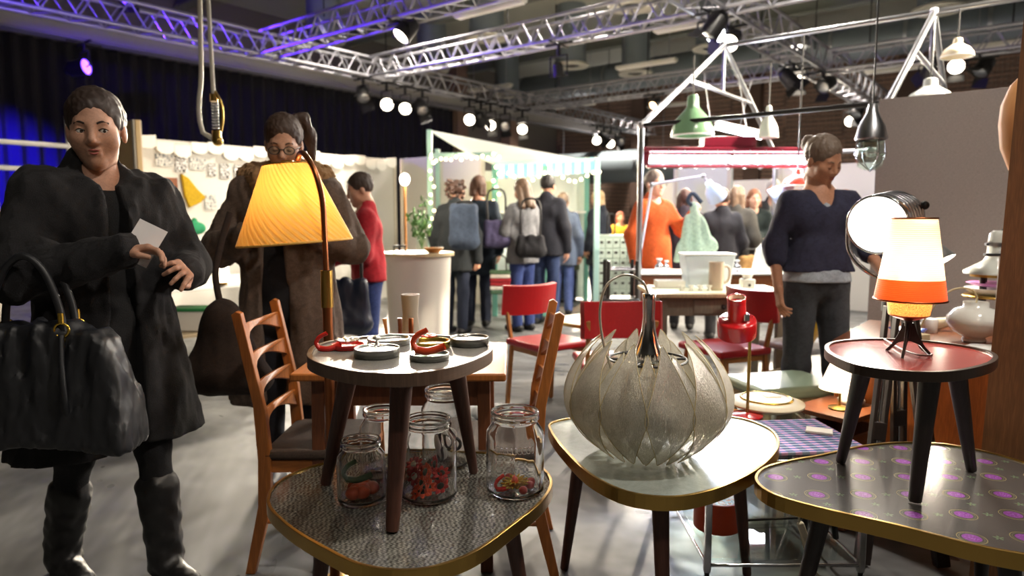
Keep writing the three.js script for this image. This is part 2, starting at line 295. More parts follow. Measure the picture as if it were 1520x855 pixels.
stageLight([-7.35, 3.8, -6.75], [-8, 1.2, -4.5], WARM, 45, 'lit floodlight under the violet-tinted crossing truss', { angle: 0.8 });
stageLight([-6.3, 3.49, -9.1], [-6.5, 0.5, -9.8], 0xffc890, 105, 'small warm lit lamp under the middle crossing truss', { angle: 0.8, size: 0.8 });
stageLight([-7.2, 3.75, -14.1], [-8, 0.5, -9], 0xffc890, 126, 'small warm spotlight on the crossing truss above the stall', { angle: 0.6, size: 0.9 });
for (const [p, a] of [[[-10.8, 3.6, -8.9], [-8, 0, -7]], [[-10.8, 3.55, -10.5], [-7, 0, -9]], [[-10.8, 3.5, -12.4], [-13, 1, -16]], [[-10.8, 3.5, -13.3], [-7, 1, -9]], [[-10.8, 3.55, -18.0], [-8, 0, -20]], [[-10.8, 3.6, -19], [-8, 0, -10]], [[-10.8, 4.45, -4.6], [-8, 4, -3]], [[-3.8, 3.7, -9.0], [-6, 0, -8]], [[-3.6, 3.7, -13.9], [-6, 0, -8]], [[-3.85, 3.65, -12.9], [-1, 0, -15]], [[-1.2, 3.75, -14.4], [-3, 0, -12]], [[-1.9, 3.75, -14], [-3, 2, -16]], [[-3.9, 3.7, -18], [-5, 0, -15]]])
  stageLight(p, a, 0, 0, p[1] > 4 ? 'black unlit stage light standing on top of the truss along the curtain' : p[0] < -10 ? 'black unlit stage light hanging from the truss along the curtain' : p[0] < -3 ? 'black unlit stage light hanging from the thick truss' : 'black unlit stage light on the crossing truss past the thick truss', { group: p[0] < -10 ? 'unlit lights on the curtain truss' : p[0] < -3 ? 'unlit lights on the thick truss' : 'unlit lights on the crossing truss', doors: true, hang: p[1] > 4 ? 4.9 : 4 });
// blue-violet floods on the steel beam
stageLight([-12.5, 3.75, -2.2], [-15.4, 1.9, -3.9], 0x2a18ff, 500, 'violet flood lamp under the steel beam aimed at the curtain', { angle: 0.42, hang: 4.1 });
stageLight([-12.5, 3.7, -4.6], [-9, 4.2, -6.75], 0x5a2cff, 110, 'violet flood lamp under the steel beam aimed at the crossing truss', { angle: 0.5, hang: 4.1 });
stageLight([-9.2, 3.7, -2.0], [-12.4, 4.2, -6], 0x5a2cff, 40, 'violet flood lamp under the curtain truss aimed at the steel beam', { angle: 0.5 });
// more spotlights of the same rig over the aisle and behind the visitor
for (const [p, a, cd] of [[[0.5, 3.78, -6.75], [-4, 0.5, -6], 140], [[1, 3.78, -9.1], [-3, 0.5, -7], 140]]) stageLight(p, a, WARM, cd, 'lit spotlight further along a crossing truss', { group: 'spotlights further along the trusses', angle: 0.6 });
{ // hanging hose with hook
  const t = thing('hanging_hose', 'white hanging hose with a loop and brass coupling before the curtain', 'hose', [-2.05, 0, -4.75]);
  const hoseM = mat(0xd6d2c4, 0.5);
  part(t, 'hose', tube([[-0.03, 6.4, 0], [-0.03, 3.4, 0], [-0.05, 2.5, 0], [-0.06, 2.2, 0], [-0.085, 2.0, 0], [-0.06, 1.84, 0], [0.0, 1.81, 0]], 0.016, 60), hoseM);
  part(t, 'cable', tube([[0.01, 6.4, 0], [0.01, 3, 0], [0.02, 2.1, 0]], 0.014, 20), hoseM);
  part(t, 'spring', merge(...[...Array(9)].map((_, i) => torus(0.018, 0.006, 6, 14).rotateX(Math.PI / 2).translate(0.025, 1.88 + i * 0.02, 0))), M.steel);
  part(t, 'coupling', merge(disc(0.03, 0.06, 0.03, 1.83, 0, 14), ball(0.035, 0.035, 1.79, 0)), M.brass);
  part(t, 'upper_coupling', disc(0.026, 0.05, 0.022, 2.08, 0, 14), M.brass);
  part(t, 'hook', tube([[0.03, 2.12, 0], [0.07, 2.05, 0.01], [0.075, 1.95, 0], [0.06, 1.86, 0]], 0.011, 16), M.brass);
}

// house lights: wide high-bay lamps hung from the roof beams
function highBay(x, z, cd, y = 5.35) {
  const t = thing('high_bay_lamp', 'wide bell-shaped high-bay lamp hung under the roof', 'lamp', [x, y, z], { hall: true, group: 'high-bay lamps' });
  part(t, 'reflector', lathe([[0.3, 0], [0.31, 0.01], [0.22, 0.16], [0.09, 0.24], [0.08, 0.36], [0, 0.37], [0, 0.34], [0.07, 0.22], [0.2, 0.14], [0.29, 0]], 32), mat(0xb8bab8, 0.4)); part(t, 'lamp_glass', ball(0.12, 0, 0.06, 0, 1, 0.8, 1), glow(0xfff6ea, 5)); part(t, 'drop_rod', rod([0, 0.36, 0], [0, hallH - y, 0], 0.01, 0.01, 6), M.steel);
  const l = new THREE.SpotLight(0xfff4e6, cd, 0, 1.3, 0.4, 2); l.name = 'light'; l.position.set(0, -0.06, 0); l.target.position.set(0, -3, 0); l.target.name = 'light_target'; l.castShadow = true; l.shadow.radius = 8; t.add(l, l.target);
}
for (const a of [[-6.5, -10.2, 42], [-2.4, -7.6, 34], [1.0, -2.2, 32], [-9.4, -8.7, 34], [-5.2, -17.6, 110], [1.6, 1.2, 14], [-12.2, -19.6, 70], [2, -17.6, 80]]) highBay(...a);
// ---------------------------------------------------------------- people
const vadd = (a, b, k = 1) => [a[0] + b[0] * k, a[1] + b[1] * k, a[2] + b[2] * k];
const lerp3 = (a, b, t) => [a[0] + (b[0] - a[0]) * t, a[1] + (b[1] - a[1]) * t, a[2] + (b[2] - a[2]) * t];
// a hand: y runs along the fingers, the palm faces +z, the thumb leaves on the +x side (mirrored by side)
function handGeo(wrist, dir, palm, side, o = {}) {
  const k = o.scale ?? 1, curl = o.curl ?? 0.5, bonesP = [], bonesF = [];
  const xs = [0.028, 0.0095, -0.0095, -0.027], len = [0.07, 0.078, 0.072, 0.056];
  for (let i = 0; i < 4; i++) {
    bonesP.push(cone([xs[i] * 0.55, 0.004, 0], 0.015, [xs[i], 0.083, 0], 0.0118));
    let p = [xs[i], 0.083, 0], a = 0;
    const sp = xs[i] * (o.spread ?? 0.9), L = [0.46, 0.31, 0.25];
    for (let j = 0; j < 3; j++) {
      a += curl * [0.75, 0.95, 0.6][j] * (1 + 0.12 * (i - 1)) * (o.fing?.[i] ?? 1);
      const q = vadd(p, [sp * 0.35 * len[i] / 0.07, Math.cos(a) * len[i] * L[j], Math.sin(a) * len[i] * L[j]]);
      bonesF.push(cone(p, 0.0092 - j * 0.0009, q, 0.0086 - j * 0.0009)); p = q;
    }
  }
  bonesP.push(cone([0, -0.03, 0], 0.024, [0, 0.01, 0], 0.022), cone([0.012, 0.015, 0.006], 0.016, [0.03, 0.04, 0.012], 0.014));
  const tc = o.thumb ?? 0.5, t1 = [0.047, 0.058, 0.014 + 0.012 * tc], t2 = vadd(t1, [0.012 - 0.016 * tc, 0.028, 0.012 * tc]);
  bonesF.push(cone([0.028, 0.03, 0.01], 0.0125, t1, 0.0102), cone(t1, 0.0102, t2, 0.0084));
  const P = union(bonesP, 0.014), F = union(bonesF, 0.003), [lo, hi] = bounds([...bonesP, ...bonesF], 0.012);
  const g = nets((x, y, z) => smin(P(x, y, z), F(x, y, z), 0.007), lo, hi, o.cell ?? 0.0045);
  if (side < 0) { g.scale(-1, 1, 1); const ix = g.index.array; for (let i = 0; i < ix.length; i += 3) { const t = ix[i]; ix[i] = ix[i + 1]; ix[i + 1] = t; } }
  g.scale(k, k, k);
  const y = A(dir).normalize(), z = A(palm), x = new THREE.Vector3().crossVectors(y, z).normalize(); z.crossVectors(x, y);
  return g.applyMatrix4(new THREE.Matrix4().makeBasis(x, y, z).setPosition(...wrist));
}
function headGeo(cell, o) {
  const b = [[cone([0, -0.066, 0.028], 0.045, [0, -0.094, 0.06], 0.024), 0.03], [cone([-0.03, 0.02, 0.07], 0.013, [0.03, 0.02, 0.07], 0.013), 0.02], [cone([0, 0.012, 0.083], 0.0075, [0, -0.028, 0.103], 0.0115), 0.014],
    [cone([0.011, -0.034, 0.092], 0.0075, [-0.011, -0.034, 0.092], 0.0075), 0.008], [cone([0.04, -0.022, 0.055], 0.026, [0.04, -0.03, 0.05], 0.026), 0.025], [cone([-0.04, -0.022, 0.055], 0.026, [-0.04, -0.03, 0.05], 0.026), 0.025],
    [cone([-0.014, -0.0575, 0.084], 0.0062, [0.014, -0.0575, 0.084], 0.0062), 0.007], [cone([-0.012, -0.0685, 0.082], 0.0072, [0.012, -0.0685, 0.082], 0.0072), 0.007],
    [cone([0, -0.05, -0.022], 0.048, [0, -0.1, -0.035], 0.047), 0.03]];
  const f = (x, y, z) => {
    let d = ell(x, y, z, 0, 0.036, -0.012, 0.074, 0.086, 0.094);
    d = smin(d, ell(x, y, z, 0, -0.032, 0.022, 0.059, 0.082, 0.067), 0.03);
    for (const [c, k] of b.slice(0, 2)) d = smin(d, coneDist(c, x, y, z), k);
    for (const s of [-1, 1]) d = smax(d, -(Math.hypot(x - s * 0.031, y - 0.001, z - 0.096) - 0.0165), 0.014);
    for (const [c, k] of b.slice(2)) d = smin(d, coneDist(c, x, y, z), k);
    d = smax(d, -(Math.hypot(y + 0.063, z - 0.094, Math.max(0, Math.abs(x) - 0.02)) - 0.0028), 0.004);
    for (const s of [-1, 1]) {
      d = smin(d, Math.hypot(x - s * 0.031, y, z - 0.0725) - 0.0145, 0.004);
      if (!o.lids) d = Math.max(d, -ell(x, y, z, s * 0.031, -0.001, 0.088, 0.0135, 0.0052, 0.013));
    }
    for (const s of [-1, 1]) d = smin(d, ell(x, y, z, s * 0.0765, -0.006, -0.012, 0.009, 0.03, 0.019), 0.006);
    return d;
  };
  return nets(f, [-0.1, -0.22, -0.12], [0.1, 0.14, 0.13], cell);
}
function hairGeo(style, cell) {
  const extra = [];
  if (style === 'bun') extra.push(cone([0, 0.05, -0.125], 0.045, [0, 0.06, -0.13], 0.04));
  if (style === 'pony') extra.push(cone([0.03, 0.1, -0.09], 0.02, [0.085, 0.1, -0.1], 0.024), cone([0.085, 0.1, -0.1], 0.024, [0.112, 0.02, -0.1], 0.027), cone([0.112, 0.02, -0.1], 0.027, [0.115, -0.12, -0.085], 0.014));
  if (style === 'long') for (const s of [-1, 0, 1]) extra.push(cone([s * 0.055, 0.02, -0.05 - 0.04 * (s === 0)], 0.045, [s * 0.07, -0.2, -0.06 - 0.04 * (s === 0)], 0.035));
  if (style === 'bob') for (const s of [-1, -0.5, 0.5, 1]) extra.push(cone([s * 0.065, 0.02, -0.04 - 0.04 * (1 - Math.abs(s))], 0.035, [s * 0.075, -0.085, -0.035 - 0.05 * (1 - Math.abs(s))], 0.028));
  if (style === 'curly') for (let i = 0; i < 26; i++) { const a = i * 2.4, y = 0.13 - i * 0.0085, r = Math.sqrt(Math.max(0, 0.012 - (y - 0.04) ** 2 * 0.6)); extra.push(cone([Math.cos(a) * r, y, Math.sin(a) * r * 0.95 - 0.04], 0.022, [Math.cos(a) * r, y, Math.sin(a) * r * 0.95 - 0.045], 0.022)); }
  const E = extra.length ? union(extra, 0.02) : null, low = style === 'short' ? -0.035 : -0.05;
  const f = (x, y, z) => {
    let d = ell(x, y, z, 0, 0.045, -0.022, 0.085, 0.093, 0.102);
    d = smax(d, -ell(x, y, z, 0, -0.045, 0.1, 0.082, 0.105, 0.085), 0.02);
    d = smax(d, low - y + Math.max(0, z) * 0.9, 0.02);
    if (E) d = smin(d, E(x, y, z), 0.02);
    return d - 0.0035 * n3(x * 30, y * 12 + z * 10, z * 30) - 0.0012 * Math.sin(x * 260 + 40 * y + 6 * n3(x * 20, y * 20, z * 20));
  };
  return nets(f, [-0.15, -0.26, -0.22], [0.15, 0.17, 0.11], cell);
}
const cache = new Map(), once = (k, f) => { if (!cache.has(k)) cache.set(k, f()); return cache.get(k); };
const skinOf = (c) => mat(c, 0.55, { sheen: 0.2, sheenColor: new THREE.Color(0xffffff), map: once('skinmap', () => tex(128, (u, v) => 0.93 + 0.05 * pn(u, v, 20) + 0.04 * pn(u, v, 6, 2), 0.08)) });
const eyeWhite = mat(0xe6e0d8, 0.25), iris = mat(0x2e241d, 0.2), lip = mat(0x9a4f47, 0.5);
/* Person facing local +z, 1.72 m before scaling. o: label, pos, turn, h, skin, hair [style, colour], head [yaw, pitch, roll], top {c, hem, width, sleeve, fold}, bottom {c, skirt}, shoe, arms {1:{e,w,d,p,...}, -1:{...}}, legs, bend, near */
function person(o) {
  const s = (o.h ?? 1.72) / 1.72, near = o.near ?? 0, t = thing('person', o.label, 'person', o.pos, { turn: o.turn ?? 0, group: o.group });
  const cell = near ? 0.011 : 0.02, bend = o.bend ?? 0, J = (x, y, z = 0) => [x, y, z + (y > 0.95 ? bend * (y - 0.95) : 0)];
  const S = (g) => g.scale(s, s, s), skin = skinOf(o.skin ?? 0xc99478), w = o.top.width ?? 1;
  const arms = {}, legs = {};
  for (const sd of [1, -1]) {
    const a = o.arms?.[sd] ?? {};
    arms[sd] = { s: J(sd * 0.155 * w, 1.385), e: a.e ?? J(sd * 0.235, 1.12, -0.02), w: a.w ?? J(sd * 0.24, 0.87, 0.06), ...('d' in a ? { d: a.d } : {}), p: a.p ?? [-sd, 0, 0], o: a };
    const l = o.legs?.[sd] ?? {};
    legs[sd] = { h: [sd * 0.085, 0.92, 0], k: l.k ?? [sd * 0.09, 0.49, 0.02], a: l.a ?? [sd * 0.095, 0.085, -0.015], f: l.f ?? [0, 0, 1] };
  }
  // body, one surface
  const bones = [cone(J(-0.075, 1.3), 0.088, J(0.075, 1.3), 0.088), cone(J(-0.05, 1.1), 0.085, J(0.05, 1.1), 0.085), cone([-0.07, 0.95, 0], 0.095, [0.07, 0.95, 0], 0.095), cone(J(-0.13, 1.405), 0.045, J(0.13, 1.405), 0.045), cone(J(0, 1.3), 0.09, J(0, 0.98), 0.1), cone(J(0, 1.38, -0.01), 0.066, J(0, 1.45, -0.01), 0.056)];
  for (const sd of [1, -1]) { const a = arms[sd], l = legs[sd]; bones.push(cone(a.s, 0.047, a.e, 0.037), cone(a.e, 0.037, a.w, 0.025), cone(l.h, 0.08, l.k, 0.05), cone(l.k, 0.05, l.a, 0.034), cone(l.a, 0.03, vadd(l.a, [l.f[0] * 0.11, -0.045, l.f[2] * 0.11]), 0.015)); }
  const headAt = J(0, 1.598, 0.018 + (o.headFwd ?? 0)), [hy = 0, hp = 0, hr = 0] = o.head ?? [];
  const HM = new THREE.Matrix4().makeRotationFromEuler(new THREE.Euler(hp, hy, hr, 'YXZ')).setPosition(...headAt).multiply(new THREE.Matrix4().makeScale(1.0 * (o.headSize ?? 1), 1.02 * (o.headSize ?? 1), 1.0 * (o.headSize ?? 1)));
  const nk = V(0, -0.085, -0.03).applyMatrix4(HM);
  bones.push(cone(J(0, 1.43, -0.012), 0.055, [nk.x, nk.y, nk.z], 0.049));
  const HD = (g) => S(g.clone().applyMatrix4(HM));
  const pieces = [S(blob(bones, 0.05, near ? 0.016 : 0.026)), HD(once('head' + near + !!o.lids, () => headGeo(near ? 0.0036 : 0.006, o)))];
  for (const sd of [1, -1]) { const a = arms[sd]; if (a.o.hide) continue; const d = a.d ?? [a.w[0] - a.e[0], a.w[1] - a.e[1], a.w[2] - a.e[2]]; pieces.push(S(handGeo(a.w, d, a.p, a.o.mirror ?? sd, { cell: near ? 0.0034 : 0.0065, curl: a.o.curl, thumb: a.o.thumb, fing: a.o.fing, spread: a.o.spread, scale: 1.0 }))); }
  part(t, 'body', merge(...pieces), skin);
  if (!o.faceless) {
    for (const sd of [1, -1]) {
      if (!o.lids) { const e = part(t, 'eye', HD(ball(0.0131, sd * 0.031, 0, 0.0722)), eyeWhite); part(e, 'iris', HD(ball(0.0066, sd * 0.031 + (o.gaze ?? 0), -0.0005, 0.0813, 1, 1, 0.66, 12, 8)), iris); }
      part(t, 'eyebrow', HD(tube([[sd * 0.016, 0.021, 0.0865], [sd * 0.03, 0.0265, 0.0835], [sd * 0.046, 0.021, 0.073]], 0.0032, 10, 6)), mat(o.hair?.[1] ?? 0x2a1d17, 0.9));
      part(t, 'eyelashes', HD(tube(o.lids ? [[sd * 0.019, -0.005, 0.083], [sd * 0.031, -0.009, 0.0865], [sd * 0.043, -0.005, 0.08]] : [[sd * 0.018, 0.001, 0.083], [sd * 0.031, 0.006, 0.0862], [sd * 0.045, 0.001, 0.078]], 0.0016, 10, 5)), iris);
    }
    part(t, 'lips', HD(merge(tube([[-0.019, -0.0605, 0.0845], [-0.006, -0.0572, 0.0915], [0, -0.0582, 0.0918], [0.006, -0.0572, 0.0915], [0.019, -0.0605, 0.0845]], 0.0026, 14, 6), tube([[-0.017, -0.063, 0.084], [0, -0.0685, 0.0905], [0.017, -0.063, 0.084]], 0.0034, 14, 6))), lip);
  }
  if (o.hair) part(t, 'hair', HD(once('hair' + o.hair[0] + near, () => hairGeo(o.hair[0], near ? 0.0042 : 0.0075))), mat(o.hair[1], 0.6));
  if (o.glasses) {
    const g = part(t, 'glasses', HD(merge(...[-1, 1].map((q) => torus(0.021, 0.0022, 6, 24).scale(1.08, 0.82, 1).translate(q * 0.032, -0.003, 0.1)), tube([[-0.011, 0, 0.1], [0, 0.003, 0.104], [0.011, 0, 0.1]], 0.002, 8), ...[-1, 1].map((q) => tube([[q * 0.055, 0, 0.098], [q * 0.074, 0.002, 0.05], [q * 0.08, 0.004, -0.01]], 0.002, 8)))), M.black);
    for (const q of [-1, 1]) part(g, 'lens', HD(disc(0.019, 0.001, 0, 0, 0, 20).rotateX(Math.PI / 2).scale(1.08, 0.82, 1).translate(q * 0.032, -0.003, 0.1)), M.pane);
  }
  // upper garment
  const T = o.top, hem = T.hem ?? 0.85, pad = T.pad ?? 0.016, fold = T.fold ?? 0.006, cb = [], W = T.width ?? 1;
  cb.push(cone(J(-0.075 * W, 1.3), 0.1 + pad, J(0.075 * W, 1.3), 0.1 + pad), cone(J(-0.055 * W, 1.12), 0.092 + pad, J(0.055 * W, 1.12), 0.092 + pad), cone(J(0, 1.43, -0.01), 0.05 + pad * 0.7, J(-0.13 * W, 1.385), 0.046 + pad * 0.8), cone(J(0, 1.43, -0.01), 0.05 + pad * 0.7, J(0.13 * W, 1.385), 0.046 + pad * 0.8), cone(J(0, 1.32), 0.1 + pad, J(0, 1.0), 0.1 + pad));
  if (T.belly) cb.push(cone(J(0, 1.12, 0.03), 0.11 + T.belly, J(0, 1.0, 0.03), 0.11 + T.belly));
  for (const q of [-1, 1]) cb.push(cone([q * 0.06 * W, 1.02, 0], 0.105 + pad, [q * (0.075 + (T.flare ?? 0)) * W, hem - 0.03, T.back ?? 0], 0.11 + pad + (T.flare ?? 0.0)));
  for (const sd of [1, -1]) { const a = arms[sd], c = T.sleeve ?? 1, end = lerp3(a.e, a.w, c); cb.push(cone(a.s, 0.048 + pad, a.e, 0.042 + pad), cone(a.e, 0.042 + pad, end, (T.cuff ?? 0.036) + pad * 0.6)); }
  if (T.collar) cb.push(cone(J(0, 1.4), 0.075, J(0, 1.47, -0.02), 0.07 + T.collar));
  const neckCut = T.collar ? 9 : 1.452, vneck = T.vneck ?? 0;
  const cu = union(cb, 0.045), [clo, chi] = bounds(cb, 0.03);
  const garment = (lift) => (x, y, z) => {
    let d = cu(x, y, z) - lift - fold * (n3(x * 9, y * 3.2, z * 9) + 0.5 * n3(x * 22, y * 9 + 4, z * 22));
    d = Math.max(d, hem - y + (T.tail ? T.tail * z : 0));
    if (!T.collar) d = smax(d, y - neckCut, 0.01);
    const dz = z - (bend * (y - 0.95));
    if (vneck) d = smax(d, -(Math.hypot(x * 1.3, Math.max(0, 1.47 - y) * (0.11 / vneck), (dz - 0.11) * 0.5) - 0.075), 0.008);
    else if (!T.collar) d = smax(d, -(Math.hypot(x, y - 1.47, dz - 0.02) - 0.07), 0.01);
    if (T.collar) d = smax(d, -(Math.hypot(x, (y - 1.5) * 0.8, dz - 0.07) - 0.075), 0.01);
    if (T.open) d = Math.max(d, -Math.max(Math.abs(x + (T.openAt ?? 0)) - T.open * Math.min(1, 0.55 + Math.max(0, 1.35 - y)), 0.02 - dz, y - 1.5));
    return d;
  };
  clo[1] = Math.max(clo[1], hem - 0.03);
  const gm = part(t, T.name ?? 'coat', S(nets(garment(0), clo, chi, cell)), T.m ?? cloth(T.c));
  if (o.under) { // a shirt showing under an open coat
    const ub = [cone(J(-0.075, 1.3), 0.098, J(0.075, 1.3), 0.098), cone(J(-0.055, 1.1), 0.095, J(0.055, 1.1), 0.095), cone(J(0, 1.34), 0.09, J(0, 0.9), 0.115), cone([-0.06, 0.95, 0], 0.112, [0.06, 0.95, 0], 0.112), cone([-0.06, 0.8, 0], 0.11, [0.06, 0.8, 0], 0.11), cone(J(-0.11, 1.385), 0.045, J(0.11, 1.385), 0.045)], uu = union(ub, 0.05), uh = o.under.hem ?? 0.85;
    const [ul, uH] = bounds(ub, 0.03);
    part(t, o.under.name ?? 'shirt', S(nets((x, y, z) => Math.max(smax(uu(x, y, z) - (y < hem + 0.02 ? (o.under.low ?? o.under.pad ?? 0) : (o.under.pad ?? -0.002)) - 0.003 * n3(x * 12, y * 6, z * 12), -(Math.hypot(x, y - 1.47, z - bend * 0.5 - 0.04) - 0.075), 0.01), y - 1.45, uh - y), ul, uH, near ? 0.011 : 0.02)), cloth(o.under.c));
  }
  if (T.fur) { const fu = union([cone(J(-0.09, 1.44, 0.075), 0.045, J(-0.15, 1.45, -0.02), 0.06), cone(J(-0.15, 1.45, -0.02), 0.06, J(0, 1.5, -0.1), 0.06), cone(J(0, 1.5, -0.1), 0.06, J(0.15, 1.45, -0.02), 0.06), cone(J(0.15, 1.45, -0.02), 0.06, J(0.09, 1.44, 0.075), 0.045), cone(J(-0.09, 1.44, 0.075), 0.045, J(-0.08, 1.3, 0.12), 0.03), cone(J(0.09, 1.44, 0.075), 0.045, J(0.08, 1.3, 0.12), 0.03)], 0.04);
    part(gm, 'collar', S(nets((x, y, z) => fu(x, y, z) - 0.012 * n3(x * 45, y * 45, z * 45) - 0.006 * n3(x * 110, y * 110, z * 110), [-0.28, 1.2, -0.26], [0.28, 1.62, 0.26], 0.009)), mat(T.fur, 1, { sheen: 0.5, sheenColor: new THREE.Color(0x9a8060) }), undefined, 'shaggy brown fur collar'); }
  // legs and shoes
  const B = o.bottom ?? { c: 0x26324f }, lb = [];
  lb.push(cone([-0.055, 0.95, 0], 0.115, [0.055, 0.95, 0], 0.115), cone([-0.05, 1.03, 0], 0.107, [0.05, 1.03, 0], 0.107));
  for (const sd of [1, -1]) { const l = legs[sd]; lb.push(cone(l.h, 0.094, l.k, B.slim ? 0.06 : 0.07), cone(l.k, B.slim ? 0.06 : 0.07, vadd(l.a, [0, 0.0, 0]), B.slim ? 0.043 : 0.062)); }
  const lu = union(lb, 0.03), [llo, lhi] = bounds(lb, 0.02), waist = Math.max(1.02, hem - 0.6);
  llo[1] = 0.03;
  part(t, B.name ?? 'trousers', S(nets((x, y, z) => Math.max(lu(x, y, z) - 0.004 * n3(x * 14, y * 7, z * 14), y - 1.06, 0.045 - y), llo, lhi, near ? 0.012 : 0.02)), B.m ?? cloth(B.c));
  for (const sd of [1, -1]) {
    const l = legs[sd], a = l.a, f = l.f, toe = vadd(a, [f[0] * 0.17, 0, f[2] * 0.17]), y0 = (l.lift ?? 0), bt = o.boots ?? 0;
    const sb = [cone([a[0] - f[0] * 0.045, a[1] - 0.045, a[2] - f[2] * 0.045], 0.042, [a[0], a[1] - 0.03, a[2]], 0.045), cone([a[0], a[1] - 0.04, a[2]], 0.045, [toe[0], a[1] - 0.052, toe[2]], 0.036)];
    if (bt) sb.push(cone(a, 0.058, lerp3(a, l.k, bt), 0.072));
    const su = union(sb, 0.03), [sl, sh] = bounds(sb, 0.02), ground = a[1] - 0.085;
    part(t, bt ? 'boot' : 'shoe', S(nets((x, y, z) => Math.max(su(x, y, z) - (bt ? 0.006 * n3(x * 16, y * 16, z * 16) : 0), ground + 0.002 - y), sl, sh, near ? 0.009 : 0.014)), o.shoe ?? M.rubber);
  }
  t.userData.scaleOf = undefined; delete t.userData.scaleOf;
  return t;
}
// ---------------------------------------------------------------- the visitors and the seller
const blackWool = cloth(0x1c1b1e), P2 = Math.PI;
// visitor in the black coat, turned to the tables, reading a slip of paper
const visitor = person({ label: 'woman in a long black coat and boots holding a white slip of paper', pos: [-1.385, 0, -2.3], turn: 0.95, h: 1.67, near: 1, headSize: 1.07, skin: 0xb98a70, hair: ['bun', 0x2a1b14], head: [-0.55, 0.08, 0.04], gaze: 0.002,
  top: { m: blackWool, hem: 0.52, width: 1.2, pad: 0.035, flare: 0.04, collar: 0.02, open: 0.05, fold: 0.012, name: 'coat' }, under: { c: 0x151517, hem: 0.7, name: 'sweater' }, bottom: { c: 0x141418, slim: true, name: 'leggings' }, boots: 0.62, shoe: mat(0x131213, 0.5),
  legs: { 1: { k: [0.1, 0.49, 0.08], a: [0.1, 0.085, 0.13] }, '-1': { k: [-0.1, 0.48, -0.06], a: [-0.11, 0.085, -0.2] } },
  arms: { 1: { e: [0.27, 1.13, 0.06], w: [0.13, 1.12, 0.30], d: [-0.5, 0.25, 0.85], p: [-0.7, -0.2, 0.3], curl: 0.75, thumb: 0.9 }, '-1': { e: [-0.27, 1.13, 0.06], w: [-0.07, 1.2, 0.30], d: [0.72, 0.1, 0.6], p: [0.1, -0.75, 0.3], curl: 0.7, thumb: 0.8 } } });
// visitor with glasses, looking down over the lamp
person({ label: 'woman with glasses and ponytail in a brown coat with fur collar', pos: [-1.04, 0, -3.17], turn: 0.12, h: 1.72, near: 1, skin: 0xc89a80, hair: ['pony', 0x3a281d], head: [0.1, 0.32, 0], lids: true, glasses: true,
  top: { m: cloth(0x6b594d), hem: 0.42, width: 1.15, pad: 0.03, flare: 0.03, collar: 0.01, open: 0.06, openAt: 0.04, fur: 0x8a6a48, fold: 0.011 }, under: { c: 0x1a1a20, hem: 0.6, name: 'sweater', pad: 0.004 }, bottom: { c: 0x1d1e28, slim: true },
  arms: { 1: { e: [0.29, 1.13, 0.02], w: [0.11, 1.22, 0.23], d: [-0.8, 0.3, 0.4], p: [0, 0.3, -1], curl: 0.8 }, '-1': { e: [-0.29, 1.13, 0.02], w: [-0.12, 1.2, 0.22], d: [0.8, 0.3, 0.4], p: [0, 0.3, -1], curl: 0.8 } }, shoe: mat(0x3a3a40, 0.5) });
// the seller
person({ label: 'woman seller in a navy V-neck sweater and dark jeans looking down', pos: [1.62, 0, -3.62], turn: 0.05, h: 1.68, near: 1, skin: 0xc08a6c, hair: ['bun', 0x6b5c50], head: [0.35, 0.42, 0.08], lids: true,
  top: { m: cloth(0x35364f), hem: 1.01, width: 1.06, pad: 0.012, sleeve: 0.3, cuff: 0.044, vneck: 0.17, fold: 0.006, name: 'sweater' }, under: { c: 0xb9c3cf, hem: 0.955, pad: -0.012, low: 0.012, name: 'undershirt' }, bottom: { c: 0x3a3d44, name: 'jeans' },
  arms: { '-1': { e: [-0.24, 1.15, -0.01], w: [-0.235, 0.92, 0.06], p: [1, 0, 0.1], curl: 0.45 }, 1: { e: [0.25, 1.15, 0.02], w: [0.24, 1.0, 0.24], p: [-0.3, -0.6, 0], curl: 0.5 } }, legs: { 1: { k: [0.12, 0.49, 0.03], a: [0.15, 0.085, 0] }, '-1': { k: [-0.1, 0.49, 0.02], a: [-0.13, 0.085, 0] } } });
// crowd, further back
const crowd = (o) => person({ faceless: false, ...o });
const jeans = 0x2d3f78, navy = 0x20283d, charcoal = 0x26262a;
crowd({ label: 'short-haired person in a red sweater with black bag, facing the white stall', pos: [-1.02, 0, -4.85], turn: -1.25, h: 1.57, hair: ['short', 0x3a2c24], head: [0, 0.25, 0], bend: 0.06, top: { c: 0xb51a2a, hem: 0.9, pad: 0.02, collar: 0.005, name: 'sweater' }, bottom: { c: jeans, name: 'jeans' }, arms: { 1: { e: [0.22, 1.12, 0.06], w: [0.1, 1.08, 0.26], curl: 0.8, p: [-1, 0, 0] }, '-1': { e: [-0.23, 1.13, 0.05], w: [-0.12, 1.05, 0.27], curl: 0.7, p: [1, 0, 0] } } });
crowd({ label: 'curly-haired visitor in a dark jacket with grey hood, carrying a green bag', pos: [-0.62, 0, -7.4], turn: 2.75, h: 1.66, hair: ['curly', 0x4a3328], top: { c: 0x23282b, hem: 0.72, pad: 0.035, collar: 0.015, name: 'jacket' }, bottom: { c: navy }, bend: 0.08, arms: { '-1': { e: [-0.25, 1.12, 0.0], w: [-0.26, 0.84, 0.05], curl: 1.3 }, 1: { e: [0.26, 1.12, 0], w: [0.26, 0.86, 0.05], curl: 1.3 } } });
crowd({ label: 'taller visitor with brown bob and mustard scarf in a dark blue coat', pos: [-0.4, 0, -7.95], turn: 3.0, h: 1.74, hair: ['bob', 0x5a4032], top: { c: 0x1d2c3a, hem: 0.6, pad: 0.035, name: 'coat' }, under: { c: 0xb0842c, hem: 0.9, pad: 0.03, name: 'scarf' }, bottom: { c: navy }, bend: 0.1, head: [0, 0.2, 0] });
